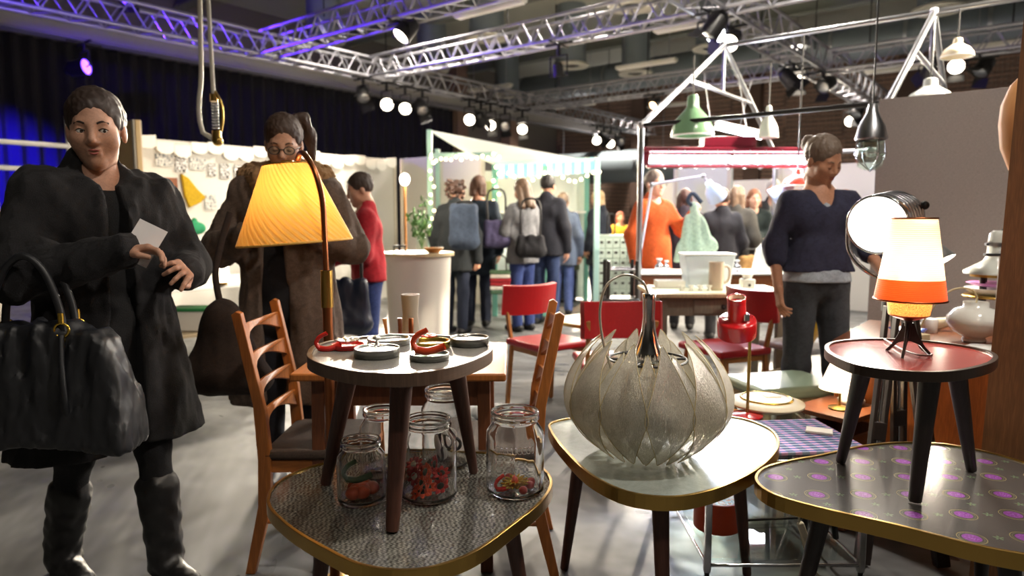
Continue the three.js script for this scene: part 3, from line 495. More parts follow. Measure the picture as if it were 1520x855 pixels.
crowd({ label: 'long-haired visitor in a grey hooded jacket under the striped awning', pos: [0.12, 0, -7.62], turn: -2.4, h: 1.68, hair: ['long', 0x5a4636], head: [-0.2, 0.35, 0], top: { c: 0x77787c, hem: 0.78, pad: 0.025, collar: 0.01, name: 'jacket' }, bottom: { c: jeans, name: 'jeans' }, arms: { 1: { e: [0.24, 1.14, 0.05], w: [0.12, 1.12, 0.28], curl: 0.7, p: [-1, 0, 0] }, '-1': { e: [-0.24, 1.14, 0.05], w: [-0.1, 1.12, 0.28], curl: 0.7, p: [1, 0, 0] } } });
crowd({ label: 'dark-haired man in a navy jacket beside the grey hooded jacket', pos: [0.4, 0, -8.1], turn: 2.7, h: 1.76, hair: ['short', 0x1d1816], top: { c: 0x20222d, hem: 0.8, pad: 0.03, collar: 0.01, name: 'jacket' }, bottom: { c: 0x34466e, name: 'jeans' }, bend: 0.08 });
crowd({ label: 'visitor in a blue-grey coat and light jeans behind the navy jacket', pos: [0.66, 0, -8.9], turn: 2.9, h: 1.58, hair: ['short', 0x6a5a4c], top: { c: 0x5a6880, hem: 0.7, pad: 0.03, collar: 0.01 }, bottom: { c: 0x6a7fc0, name: 'jeans' } });
crowd({ label: 'child in a quilted olive green coat by the pale partition', pos: [0.84, 0, -10.2], turn: 2.9, h: 1.36, hair: ['short', 0x8a7a62], top: { c: 0x6e7a5c, hem: 0.62, pad: 0.04, collar: 0.01, fold: 0.01 }, bottom: { c: 0x2a3246 } });
crowd({ label: 'fair-haired woman in a black coat with black shoulder bag', pos: [1.24, 0, -9.85], turn: -2.2, h: 1.64, hair: ['bob', 0xb89a70], head: [0, 0.3, 0], top: { c: 0x202634, hem: 0.62, pad: 0.03, collar: 0.02 }, bottom: { c: 0x27355c, name: 'jeans' } });
crowd({ label: 'man in a bright orange shirt holding up a pale green jacket', pos: [1.34, 0, -6.5], turn: 0.5, h: 1.70, hair: ['short', 0x6b5f58], glasses: true, skin: 0xd09a80, top: { c: 0xd25a1e, hem: 0.78, pad: 0.02, collar: 0.005, name: 'shirt' }, bottom: { c: 0x33363c }, arms: { 1: { e: [0.27, 1.16, 0.1], w: [0.27, 1.33, 0.26], p: [-1, 0, 0], curl: 1.2 }, '-1': { e: [-0.26, 1.12, -0.01], w: [-0.25, 0.88, 0.04] } } });
crowd({ label: 'auburn-haired person in a plum jacket seen from behind', pos: [1.95, 0, -7.75], turn: 2.8, h: 1.58, hair: ['bob', 0x4a2f28], top: { c: 0x3a2f3a, hem: 0.7, pad: 0.03, collar: 0.01 }, bottom: { c: charcoal } });
crowd({ label: 'person in a black coat seen from behind next to the plum jacket', pos: [2.17, 0, -7.1], turn: 3.1, h: 1.56, hair: ['short', 0x3a2a22], top: { c: 0x1d1d26, hem: 0.66, pad: 0.03, collar: 0.01 }, bottom: { c: charcoal } });
crowd({ label: 'person in an olive brown jacket with a light shoulder strap', pos: [2.4, 0, -7.4], turn: 2.5, h: 1.6, hair: ['long', 0x5a4430], top: { c: 0x3d3a34, hem: 0.78, pad: 0.03, collar: 0.01 }, bottom: { c: charcoal }, bend: 0.12 });
crowd({ label: 'red-haired woman in a dark green coat with folded arms', pos: [2.92, 0, -8.3], turn: -0.1, h: 1.60, hair: ['bob', 0x7a4a30], skin: 0xd6a58c, top: { c: 0x1e2a28, hem: 0.6, pad: 0.03, collar: 0.01 }, bottom: { c: charcoal }, arms: { 1: { e: [0.24, 1.1, 0.06], w: [-0.02, 1.13, 0.22], p: [0, 0, -1], curl: 0.5 }, '-1': { e: [-0.24, 1.1, 0.06], w: [0.04, 1.07, 0.24], p: [0, 0, -1], curl: 0.5 } } });
crowd({ label: 'grey-haired man in a black jacket over a grey checked shirt', pos: [3.3, 0, -8.7], turn: -0.35, h: 1.74, hair: ['short', 0x9a948c], skin: 0xd0a088, top: { c: 0x1d1e22, hem: 0.78, pad: 0.025, open: 0.06, collar: 0.005, name: 'jacket' }, under: { c: 0x8a8884, hem: 0.8, pad: 0.0 }, bottom: { c: 0x4a5468, name: 'jeans' } });
crowd({ label: 'person in a yellow top with reddish hair behind the drawer cabinet', pos: [1.88, 0, -11.9], turn: 0, h: 1.36, hair: ['bob', 0x7a3a24], skin: 0xd8a48c, top: { c: 0xd0b23a, hem: 0.7, name: 'shirt' }, bottom: { c: charcoal } });
// ---------------------------------------------------------------- foreground: small tables and stools
const loop = (pts, n = 96) => new THREE.CatmullRomCurve3(pts.map(([x, z]) => V(x, 0, z)), true, 'centripetal').getSpacedPoints(n).slice(0, n).map((p) => [p.x, -p.z]);
const offset = (pts, d) => pts.map((p, i) => { const a = pts[(i + pts.length - 1) % pts.length], b = pts[(i + 1) % pts.length], tx = b[0] - a[0], ty = b[1] - a[1], l = Math.hypot(tx, ty); return [p[0] + (ty / l) * d * orient(pts), p[1] - (tx / l) * d * orient(pts)]; });
const orient = (pts) => Math.sign(pts.reduce((s, p, i) => { const q = pts[(i + 1) % pts.length]; return s + p[0] * q[1] - q[0] * p[1]; }, 0));
function triTable(name, label, cat, base, outline, y, th, topM, edgeM, legM, legs, o = {}) {
  const c = [outline.reduce((s, p) => s + p[0], 0) / outline.length, outline.reduce((s, p) => s + p[1], 0) / outline.length];
  const t = thing(name, label, cat, [c[0], base, c[1]], { group: o.group }), top = y - base, loc = (p) => [p[0] - c[0], p[1] - c[1]];
  const line = loop(outline.map(loc)), inner = offset(line, -0.004);
  part(t, 'tabletop', flat(ext(inner, th - 0.002)).translate(0, top - th, 0), topM);
  part(t, 'edge_band', flat(ext(offset(line, o.lip ?? 0.003), th + 0.003, 0.0012, [offset(line, -0.0042)])).translate(0, top - th - 0.001, 0), edgeM);
  for (const [a, b, r1 = 0.026, r2 = 0.015] of legs) { const A0 = loc(a), B0 = loc(b), l = part(t, 'leg', rod([B0[0], 0.003, B0[1]], [A0[0], top - th, A0[1]], r2, r1, 18), legM); if (o.ferrule) part(l, 'foot_cap', rod([B0[0], 0, B0[1]], [B0[0] * 0.985 + A0[0] * 0.015, 0.012, B0[1] * 0.985 + A0[1] * 0.015], r2 + 0.001, r2 + 0.001, 16), M.rubber); }
  return t;
}
const glyph = (u, v, k) => Math.sin(u * k) * Math.sin(v * k * 1.3);
const greyFormica = mat(0xffffff, 0.16, { map: tex(512, (u, v) => { const s = (Math.floor(u * 12) % 3 === 1 ? 0.82 : 1), d = 0.5 + 0.5 * Math.sin(u * 6.283 * 36 + 2 * Math.sin(v * 6.283 * 18)) * Math.sin(v * 6.283 * 30 + 2 * pn(u, v, 8)), k = 0.82 * (0.3 + 0.34 * (d > 0.55 ? 1 : 0.25) + 0.1 * pn(u, v, 30)) * s; return [k * 1.0, k * 0.99, k * 0.93]; }, 0.42), clearcoat: 0.5, clearcoatRoughness: 0.08 });
const paleFormica = mat(0xffffff, 0.22, { map: tex(256, (u, v) => { const k = 0.56 + 0.025 * pn(u, v, 40) + 0.02 * pn(u, v, 9, 4); return [k * 0.95, k * 1.01, k * 0.98]; }, 0.3) });
const purpleFormica = (() => { const c = document.createElement('canvas'); c.width = c.height = 512; const g = c.getContext('2d'); g.fillStyle = '#4b4846'; g.fillRect(0, 0, 512, 512);
  for (let i = 0; i < 2600; i++) { g.fillStyle = `rgba(${rnd() < 0.5 ? '95,92,84' : '52,50,52'},0.4)`; g.fillRect(rnd() * 512, rnd() * 512, 3, 3); }
  const spot = (x, y) => { g.strokeStyle = '#8c8058'; g.lineWidth = 4; g.beginPath(); g.ellipse(x, y, 62, 62, 0, 0, 7); g.stroke(); g.strokeStyle = '#6d684e'; g.lineWidth = 3; g.beginPath(); g.ellipse(x, y, 52, 52, 0, 0, 7); g.stroke(); g.fillStyle = '#80458f'; g.beginPath(); g.arc(x, y, 42, 0, 7); g.fill(); for (let i = 0; i < 40; i++) { g.fillStyle = rnd() < 0.5 ? '#9a5fae' : '#6a3579'; const a = rnd() * 7, r = rnd() * 34; g.fillRect(x + Math.cos(a) * r, y + Math.sin(a) * r, 7, 5); } };
  const leaf = (x, y) => { g.fillStyle = '#64755a'; for (let i = 0; i < 5; i++) { g.beginPath(); g.ellipse(x + Math.cos(i * 1.26) * 14, y + Math.sin(i * 1.26) * 14, 11, 5, i * 1.26, 0, 7); g.fill(); } };
  for (const [x, y] of [[128, 128], [384, 128], [0, 384], [256, 384], [512, 384]]) spot(x, y);
  for (const [x, y] of [[256, 128], [0, 128], [512, 128], [128, 384], [384, 384], [128, 256], [384, 256]]) leaf(x, y);
  const t = new THREE.CanvasTexture(c); t.wrapS = t.wrapT = THREE.RepeatWrapping; t.colorSpace = THREE.SRGBColorSpace; t.repeat.set(1 / 0.25, 1 / 0.25); return mat(0xffffff, 0.2, { map: t, clearcoat: 0.3, clearcoatRoughness: 0.1 }); })();
const redFormica = mat(0xffffff, 0.16, { map: tex(256, (u, v) => { const d = Math.hypot((u * 16) % 1 - 0.5, (v * 16) % 1 - 0.5), k = 0.95 + 0.06 * pn(u, v, 20); return d < 0.27 ? [0.66 * k, 0.36 * k, 0.33 * k] : [0.54 * k, 0.2 * k, 0.19 * k]; }, 0.17), clearcoat: 0.5, clearcoatRoughness: 0.05 });
const speckTop = mat(0xffffff, 0.35, { map: tex(256, (u, v) => { const k = 0.5 + 0.1 * pn(u, v, 70) + 0.05 * pn(u, v, 30, 3); return [k, k * 0.98, k * 0.93]; }, 0.2) });
const LT = 0.53;
triTable('side_table', 'rounded triangular table with grey patterned glossy top and brass edge, holding glass jars', 'table', 0, [[-0.638, -1.718], [-0.655, -1.85], [-0.6, -1.97], [-0.45, -2.055], [-0.25, -2.1], [-0.05, -2.08], [0.07, -1.99], [0.11, -1.87], [0.085, -1.74], [0, -1.58], [-0.1, -1.43], [-0.2, -1.37], [-0.31, -1.385], [-0.42, -1.465], [-0.55, -1.59]], LT, 0.03, greyFormica, M.brass, M.darkLeg, [[[-0.5, -1.8], [-0.585, -1.85]], [[-0.02, -1.84], [0.06, -1.9]], [[-0.25, -1.53], [-0.25, -1.42]]]);
triTable('side_table', 'rounded triangular table with plain pale grey top and brass edge, under the acrylic petal lamp', 'table', 0, [[0.136, -2.312], [0.14, -2.4], [0.21, -2.46], [0.36, -2.51], [0.55, -2.53], [0.72, -2.52], [0.85, -2.46], [0.905, -2.34], [0.88, -2.19], [0.78, -2.02], [0.653, -1.88], [0.52, -1.78], [0.42, -1.747], [0.32, -1.775], [0.24, -1.88], [0.18, -2.07]], LT, 0.035, paleFormica, M.brass, M.darkLeg, [[[0.24, -2.28], [0.19, -2.36]], [[0.76, -2.25], [0.84, -2.32]], [[0.425, -1.89], [0.43, -1.8]]]);
triTable('side_table', 'rounded triangular table with purple medallion patterned dark top and brass edge', 'table', 0, [[0.69, -1.86], [0.74, -1.95], [0.84, -2.015], [0.97, -2.07], [1.13, -2.15], [1.29, -2.19], [1.42, -2.17], [1.52, -2.08], [1.57, -1.95], [1.56, -1.76], [1.48, -1.58], [1.36, -1.46], [1.22, -1.415], [1.082, -1.46], [0.928, -1.581], [0.766, -1.697], [0.7, -1.77]], LT, 0.035, purpleFormica, M.brass, M.blackLeg, [[[0.86, -1.8], [0.79, -1.85]], [[1.42, -1.98], [1.48, -2.04]], [[1.2, -1.58], [1.21, -1.5]]]);
triTable('plant_stool', 'small three-legged stool with speckled grey top carrying brooches, standing among the jars', 'stool', LT, [[-0.505, -1.687], [-0.515, -1.8], [-0.45, -1.9], [-0.312, -1.95], [-0.17, -1.925], [-0.08, -1.84], [-0.06, -1.72], [-0.11, -1.575], [-0.17, -1.495], [-0.24, -1.464], [-0.33, -1.48], [-0.42, -1.545], [-0.48, -1.62]], 0.93, 0.026, speckTop, wood(0x6a5344, 0.4), M.darkLeg, [[[-0.415, -1.74], [-0.52, -1.84], 0.026, 0.015], [[-0.155, -1.79], [-0.112, -1.925], 0.026, 0.013], [[-0.262, -1.6], [-0.284, -1.55], 0.028, 0.016]], { lip: 0.008 });
triTable('plant_stool', 'small three-legged stool with dotted red glossy top on the purple medallion table', 'stool', LT, [[0.84, -1.7], [0.86, -1.83], [0.93, -1.945], [1.065, -2.0], [1.19, -1.975], [1.265, -1.9], [1.275, -1.79], [1.21, -1.69], [1.09, -1.6], [1.0, -1.565], [0.91, -1.577], [0.85, -1.63]], 0.91, 0.02, redFormica, mat(0x3a3029, 0.3, { metalness: 0.4 }), M.blackLeg, [[[0.98, -1.86], [1.0, -2.01], 0.026, 0.014], [[1.2, -1.82], [1.35, -1.94], 0.026, 0.014], [[1.05, -1.68], [1.055, -1.72], 0.026, 0.016]], { lip: 0.006 });
// ---------------------------------------------------------------- brooches on the speckled stool
const rimTin = (r, h) => lathe([[0, 0], [r, 0], [r, h], [r * 0.94, h], [r * 0.93, h * 0.6], [0, h * 0.6]], 36);
const flower = (n, r, h, w = 0.35) => merge(...[...Array(n)].map((_, i) => ball(r / 2, 0, 0, 0, 1, 0.18, w, 10, 6).translate(r / 2, 0, 0).rotateZ(0.25).rotateY((i / n) * 6.283).translate(0, h, 0)), ball(r * 0.25, 0, h + 0.003, 0, 1, 0.7, 1, 10, 8));
const hornGeo = tube([[-0.02, 0.006, 0.004], [-0.028, 0.02, 0], [-0.02, 0.034, 0], [0, 0.045, 0]], 0.0055, 20, 8);
const curl = (m, x, y, z, k, turn, label) => { const t = solo('brooch', label, 'brooch', merge(hornGeo.clone(), tube([[-0.022, 0.006, 0], [0, 0.004, 0.004], [0.025, 0.01, 0], [0.034, 0.014, 0]], 0.0075, 14, 8)).scale(k, k, k), m, [x, y, z], { turn }); return t; };
const ST = 0.93;
function tin(label, x, z, r, h, m, deco) { const t = thing('brooch_tin', label, 'tin', [x, ST, z]); part(t, 'tin_body', rimTin(r, h), m); deco?.(t, h * 0.6); return t; }
const silver = metal(0xb9bab8, 0.3), greyTin = metal(0x8f908c, 0.4);
tin('small red tin with silver flower brooch near the stool rim', -0.43, -1.76, 0.042, 0.012, M.redPlastic, (t, h) => { part(t, 'flower', flower(9, 0.036, h + 0.008), silver); });
curl(M.redPlastic, -0.475, ST, -1.73, 1.0, 0.1, 'small red horn-shaped brooch beside the silver flower brooch');
tin('flat polished silver tin lid with a swirl, behind the flower tin', -0.335, -1.83, 0.058, 0.016, silver, (t, h) => part(t, 'swirl', tube([[-0.03, h + 0.004, 0.02], [0, h + 0.006, 0.005], [0.03, h + 0.004, -0.015]], 0.004, 14, 6), silver));
tin('round grey tin with a silver flower on its lid', -0.335, -1.665, 0.056, 0.02, greyTin, (t, h) => { part(t, 'lid', disc(0.051, 0.004, 0, h + 0.002, 0), silver); part(t, 'flower', flower(8, 0.026, h + 0.009), silver); part(t, 'stem', rod([0, h + 0.008, 0], [0, h + 0.03, 0], 0.004, 0.003, 8), silver); part(t, 'bud', ball(0.008, 0, h + 0.031, 0, 1.2, 0.7, 1), silver); });
tin('round gold tin lid with red and pewter ornaments', -0.215, -1.775, 0.052, 0.018, M.gold, (t, h) => { part(t, 'red_flower', flower(10, 0.026, 0.024, 0.4).translate(-0.005, 0, -0.01), M.redPlastic); part(t, 'pewter_figure', tube([[-0.035, 0.012, 0.01], [-0.03, 0.03, 0], [-0.02, 0.042, -0.005], [-0.014, 0.034, 0]], 0.004, 14, 6), greyTin); });
tin('clear and pewter round tin under a red horn brooch', -0.2, -1.625, 0.048, 0.014, greyTin, (t, h) => part(t, 'glass_lid', disc(0.045, 0.006, 0, h + 0.003, 0), M.pane));
curl(mat(0xc7431f, 0.3), -0.205, ST + 0.0145, -1.625, 1.25, -0.1, 'large orange-red horn-shaped brooch lying on the pewter tin');
tin('flat grey tin with dark leaf brooch at the far side of the stool', -0.115, -1.815, 0.052, 0.02, greyTin, (t, h) => { part(t, 'lid', disc(0.047, 0.004, 0, h + 0.002, 0), greyTin); part(t, 'leaf', flower(5, 0.022, h + 0.008, 0.5).translate(-0.015, 0, 0), M.iron); });
// ---------------------------------------------------------------- glass jars and what lies in them
const jarProfile = (r, h) => { const n = r * 0.76, w = 0.0045; return [[0, 0.004], [r * 0.55, 0.003], [r * 0.85, 0], [r, 0.012], [r, h * 0.68], [r * 0.97, h * 0.75], [n, h * 0.86], [n, h * 0.9], [n + 0.005, h * 0.905], [n + 0.005, h * 0.925], [n, h * 0.93], [n, h * 0.955], [n + 0.005, h * 0.965], [n + 0.004, h], [n - w, h], [n - w, h * 0.87], [r * 0.93, h * 0.745], [r - w, h * 0.68], [r - w, 0.018], [r * 0.8, 0.009], [0, 0.0085]]; };
function jar(label, x, z, r, h, ridged) {
  const t = thing('glass_jar', label, 'jar', [x, LT, z]);
  const g = lathe(jarProfile(r, h), 56), p = g.attributes.position;
  if (ridged) { for (let i = 0; i < p.count; i++) { const X = p.getX(i), Z = p.getZ(i), R = Math.hypot(X, Z), Y = p.getY(i); if (R > r * 0.97 && Y < h * 0.7) { const a = Math.atan2(Z, X), k = 1 - 0.012 * Math.max(0, Math.cos(a * 8)); p.setX(i, X * k); p.setZ(i, Z * k); } } g.computeVertexNormals(); }
  part(t, 'jar_glass', g, M.glass);
  if (ridged) { const m = merge(...[...Array(9)].flatMap((_, i) => { const a = Math.PI / 2 - 0.62 + i * 0.155; return [new THREE.TorusGeometry(0.0085, 0.0014, 6, 16, 4.6).rotateZ(0.85).scale(0.8, 1, 1).translate(0, h * 0.615, r + 0.0005).rotateY(a - Math.PI / 2)]; })); part(t, 'embossed_lettering', m, M.glass); }
  return t;
}
const inJar = (n, x, z, r, h, make) => { for (let i = 0; i < n; i++) { const a = i * 2.4 + 0.3, q = Math.sqrt((i % 7 + 0.4) / 7.4) * r; make([x + Math.cos(a) * q, LT + 0.012 + h * (Math.floor(i / 7) * 0.5), z + Math.sin(a) * q], i); } };
jar('small glass jar with orange-red beads and a green horn brooch', -0.395, -1.73, 0.063, 0.165);
jar('large glass jar half filled with red flower brooches', -0.222, -1.755, 0.075, 0.215);
jar('glass jar with embossed lettering and gold flower brooch inside', 0.008, -1.79, 0.079, 0.225, true);
jar('tall glass jar with black and white brooches behind the stool leg', -0.2, -1.99, 0.072, 0.235);
jar('empty glass jar standing behind the jar of orange beads', -0.37, -1.9, 0.066, 0.2);
inJar(7, -0.395, -1.73, 0.036, 0.045, ([x, y, z], i) => solo('bead', 'round orange-red bead in the small glass jar', 'bead', ball(0.02, 0, 0.02, 0, 1, 0.85, 1), mat(0xb5411f, 0.35), [x * 0.86 - 0.0553, y - 0.001, z], { group: 'beads in the small jar' }));
curl(mat(0x3f5a35, 0.35), -0.405, LT + 0.058, -1.715, 1.15, 0.1, 'green horn-shaped brooch on the beads in the small jar');
{ const proto = []; for (const [c, e, lb] of [[0xc22426, 0x26302a, 'bright red flower brooch with dark green centre in the large jar'], [0xd8481e, 0x2c3524, 'orange flower brooch with dark centre in the large jar'], [0xa51b22, 0xd9d2c4, 'crimson flower brooch with pale centre in the large jar']]) { const t = thing('flower_brooch', lb, 'brooch', [-0.222, LT + 0.03, -1.755], { group: 'flower brooches in the large jar' }); part(t, 'petals', flower(8, 0.026, 0.008, 0.5), mat(c, 0.4)); part(t, 'centre', ball(0.011, 0, 0.011, 0, 1, 0.6, 1, 12, 8), mat(e, 0.35)); proto.push(t); }
  for (let i = 0; i < 21; i++) { const lay = Math.floor(i / 8), a = i * 2.05, q = i % 8 === 7 ? 0.005 : 0.036, c = i < 3 ? proto[i] : copy(proto[i % 3], [0, 0, 0]); c.position.copy(toHall([-0.222 + Math.cos(a) * q, LT + 0.022 + lay * 0.028, -1.755 + Math.sin(a) * q])); c.rotation.set(rr(0.5, 1.3), rr(-1, 1) + YAW, rr(-0.7, 0.7)); } }
{ const t = thing('flower_brooch', 'gold spiky flower brooch with pink heart in the embossed jar', 'brooch', [0.01, LT + 0.013, -1.785]); part(t, 'petals', merge(flower(14, 0.042, 0.006, 0.25), flower(12, 0.034, 0.016, 0.25)), M.gold); part(t, 'centre', ball(0.01, 0, 0.024, 0), mat(0xd8584e, 0.4)); t.rotation.x = 0.15;
  curl(M.redPlastic, -0.022, LT + 0.012, -1.77, 0.9, 0.6, 'small red horn brooch leaning in the embossed jar');
  for (const [x, z] of [[0.048, -1.775], [0.052, -1.8], [-0.01, -1.828], [0.03, -1.74]]) solo('bead', 'dull red bead in the embossed jar', 'bead', ball(0.011, 0, 0.011, 0), mat(0xa23a38, 0.35), [x, LT + 0.012, z], { group: 'dull red beads' }); }
for (let i = 0; i < 9; i++) { const a = i * 2.1, q = 0.035 * Math.sqrt((i % 5) / 5), ringy = i % 2; solo('button_brooch', ringy ? 'black ring-shaped brooch in the tall jar' : 'white domed brooch in the tall jar', 'brooch', ringy ? torus(0.018, 0.005, 8, 20) : ball(0.02, 0, 0, 0, 1, 1, 0.4), ringy ? M.iron : M.white, [-0.2 + Math.cos(a) * q, LT + 0.034 + Math.floor(i / 3) * 0.03, -1.99 + Math.sin(a) * q], { turn: a, group: ringy ? 'black ring brooches' : 'white brooches' }); }
// ---------------------------------------------------------------- acrylic petal lamp
{
  const t = thing('petal_lamp', 'pendant lamp of clear ribbed acrylic petals with chrome stem, resting on the pale table', 'lamp', [0.425, LT, -2.1]);
  const acry = mat(0xffffff, 0.48, { transmission: 0.72, map: tex(256, (u, v) => { const k = 0.95 + 0.06 * pn(u, v * 0.3, 40, 2) + 0.04 * pn(u, v, 30, 6); return [k, k * 0.99, k * 0.955]; }, [0.12, 0.2]), ior: 1.49, specularIntensity: 0.8, bumpMap: tex(256, (u, v) => 0.5 + 0.3 * pn(u, v * 0.18, 46) + 0.25 * pn(u, v * 0.3, 90, 3), [0.09, 0.16], false), bumpScale: 0.014 });
  const petal = (R, y0, y1, bulge, hw, rTop, rBot) => {
    const nu = 10, nv = 22, pos = [], ind = [], uv = [], th = 0.0025;
    for (let side = 0; side < 2; side++) for (let j = 0; j <= nv; j++) for (let i = 0; i <= nu; i++) {
      const v = j / nv, s = i / nu * 2 - 1, r = (v < bulge ? rBot + (R - rBot) * Math.sin((v / bulge) * Math.PI / 2) ** 0.9 : rTop + (R - rTop) * Math.cos(((v - bulge) / (1 - bulge)) * Math.PI / 2) ** 0.85) - side * th;
      const w = v < bulge ? v / bulge : (1 - v) / (1 - bulge), half = hw * (1 - (1 - w) ** 1.15) + 0.0006, x = s * half, a = x / Math.max(0.12, r);
      pos.push(Math.sin(a) * r, y0 + (y1 - y0) * v, Math.cos(a) * r + 0); uv.push(x, v * (y1 - y0));
    }
    const W = nu + 1, off = (nv + 1) * W;
    for (let j = 0; j < nv; j++) for (let i = 0; i < nu; i++) { const a = j * W + i, b = a + 1, c = a + W, d = c + 1; ind.push(a, b, d, a, d, c, off + a, off + d, off + b, off + a, off + c, off + d); }
    for (let j = 0; j < nv; j++) for (const i of [0, nu]) { const a = j * W + i, c = a + W; i ? ind.push(a, off + a, off + c, a, off + c, c) : ind.push(a, off + c, off + a, a, c, off + c); }
    const g = new THREE.BufferGeometry(); g.setAttribute('position', new THREE.Float32BufferAttribute(pos, 3)); g.setAttribute('uv', new THREE.Float32BufferAttribute(uv, 2)); g.setIndex(ind); g.computeVertexNormals();
    const P = (j, i) => V(...pos.slice((j * W + i) * 3, (j * W + i) * 3 + 3)), line = []; for (let j = 0; j <= nv; j += 2) line.push(P(j, 0)); for (let j = nv - 2; j > 0; j -= 2) line.push(P(j, nu));
    return [g, tube(line, 0.0013, 64, 5, true)];
  };
  const edgeM = mat(0xb4a67e, 0.25);
  const outer = petal(0.262, 0.006, 0.372, 0.47, 0.074, 0.15, 0.135), inner = petal(0.237, 0.001, 0.34, 0.45, 0.069, 0.14, 0.125);
  for (let i = 0; i < 12; i++) { const q = part(t, 'petal', outer[0], acry); q.rotation.y = ((i + 0.5) / 12) * 6.283 - 0.2; part(q, 'cut_edge', outer[1], edgeM); }
  for (let i = 0; i < 12; i++) { const q = part(t, 'petal', inner[0], acry); q.rotation.y = (i / 12) * 6.283 - 0.2; part(q, 'cut_edge', inner[1], edgeM); }
  part(t, 'stem', lathe([[0, 0.295], [0.05, 0.295], [0.052, 0.305], [0.046, 0.325], [0.034, 0.35], [0.023, 0.39], [0.0185, 0.43], [0.02, 0.485], [0.022, 0.505], [0.013, 0.507], [0, 0.507]], 32), M.chrome);
  part(t, 'spider_frame', merge(...[0, 1, 2].map((i) => rod([Math.cos(i * 1.047) * 0.12, 0.3, Math.sin(i * 1.047) * 0.12], [-Math.cos(i * 1.047) * 0.12, 0.3, -Math.sin(i * 1.047) * 0.12], 0.004, 0.004, 8)), torus(0.12, 0.004, 6, 40).rotateX(Math.PI / 2).translate(0, 0.3, 0)), M.black);
  part(t, 'bulb_holder', merge(disc(0.022, 0.07, 0, 0.25, 0), ball(0.035, 0, 0.18, 0, 1, 1.2, 1)), mat(0xa98f5c, 0.5));
  part(t, 'cord', tube([[0, 0.5, 0], [-0.02, 0.54, 0.0], [-0.075, 0.565, 0.01], [-0.13, 0.54, 0.02], [-0.155, 0.47, 0.03], [-0.15, 0.38, 0.04], [-0.125, 0.29, 0.05], [-0.11, 0.24, 0.06]], 0.0042, 48), mat(0xc9c3b4, 0.2, { metalness: 0.7 }));
}
// ---------------------------------------------------------------- woven cone lamp on the red stool
{
  const y = 0.91, t = thing('table_lamp', 'lit table lamp with woven cone shade, white above and orange below, on the red stool', 'lamp', [1.045, y, -1.78]);
  const blk = mat(0x1c1815, 0.45);
  part(t, 'base', merge(...[0, 1, 2].map((i) => { const g = ext([[0.0, 0.082], [0.013, 0.083], [0.022, 0.055], [0.042, 0.022], [0.062, 0], [0.055, 0], [0.03, 0.026], [0.008, 0.036], [0, 0.036]], 0.005, 0.001); return g.translate(0, 0, -0.0025).rotateY(-0.15 + i * 2.094); }), disc(0.009, 0.02, 0, 0.085, 0)), blk);
  part(t, 'collar', lathe([[0, 0.09], [0.012, 0.09], [0.035, 0.098], [0.048, 0.104], [0.046, 0.107], [0, 0.107]], 32), M.copper);
  part(t, 'diffuser', rod([0, 0.107, 0], [0, 0.142, 0], 0.049, 0.053, 36, true), mat(0xe8d9a8, 0.8, { transmission: 0.5, map: tex(128, (u, v) => { const n = pn(u, v, 26), m = pn(u, v, 16, 6); return m > 0.55 ? [0.7, 0.2, 0.15] : n > 0.1 ? [0.95, 0.9, 0.75] : [0.8, 0.7, 0.5]; }, [0.08, 0.035]) }));
  const cordShade = (a, b, y0, y1, n) => { const p = []; for (let i = 0; i <= n * 4; i++) { const v = i / (n * 4); p.push([a + (b - a) * v + 0.0011 * Math.abs(Math.sin(v * n * Math.PI)), y0 + (y1 - y0) * v]); } return lathe(p, 48); };
  const sh = (c) => mat(c, 0.85, { transmission: 0.5 });
  part(t, 'lower_shade', cordShade(0.0845, 0.0765, 0.146, 0.2, 11), sh(0xd94a1c), undefined, 'orange woven lower band');
  part(t, 'upper_shade', cordShade(0.0765, 0.052, 0.2, 0.358, 30), sh(0xf2e6d0), undefined, 'white woven upper shade');
  part(t, 'rim', torus(0.085, 0.0028, 8, 48).rotateX(Math.PI / 2).translate(0, 0.146, 0), M.copper); part(t, 'rim', torus(0.0525, 0.0025, 8, 48).rotateX(Math.PI / 2).translate(0, 0.358, 0), M.copper);
  part(t, 'bulb', ball(0.026, 0, 0.2, 0, 1, 1.25, 1), glow(0xfff0d0, 2.5));
  part(t, 'cable', tube([[0.02, 0.09, -0.02], [0.045, 0.03, -0.035], [0.06, 0.004, -0.03], [0.05, 0.004, 0.03], [0.02, 0.004, 0.04], [0.01, 0.004, -0.02], [0.03, 0.004, -0.12], [0.05, 0.004, -0.2]], 0.0025, 40, 6), M.darkLeg);
  const l = new THREE.PointLight(0xffe2b8, 0.2); l.name = 'light'; l.position.set(0, 0.2, 0); l.castShadow = true; l.shadow.radius = 1.2; t.add(l);
}
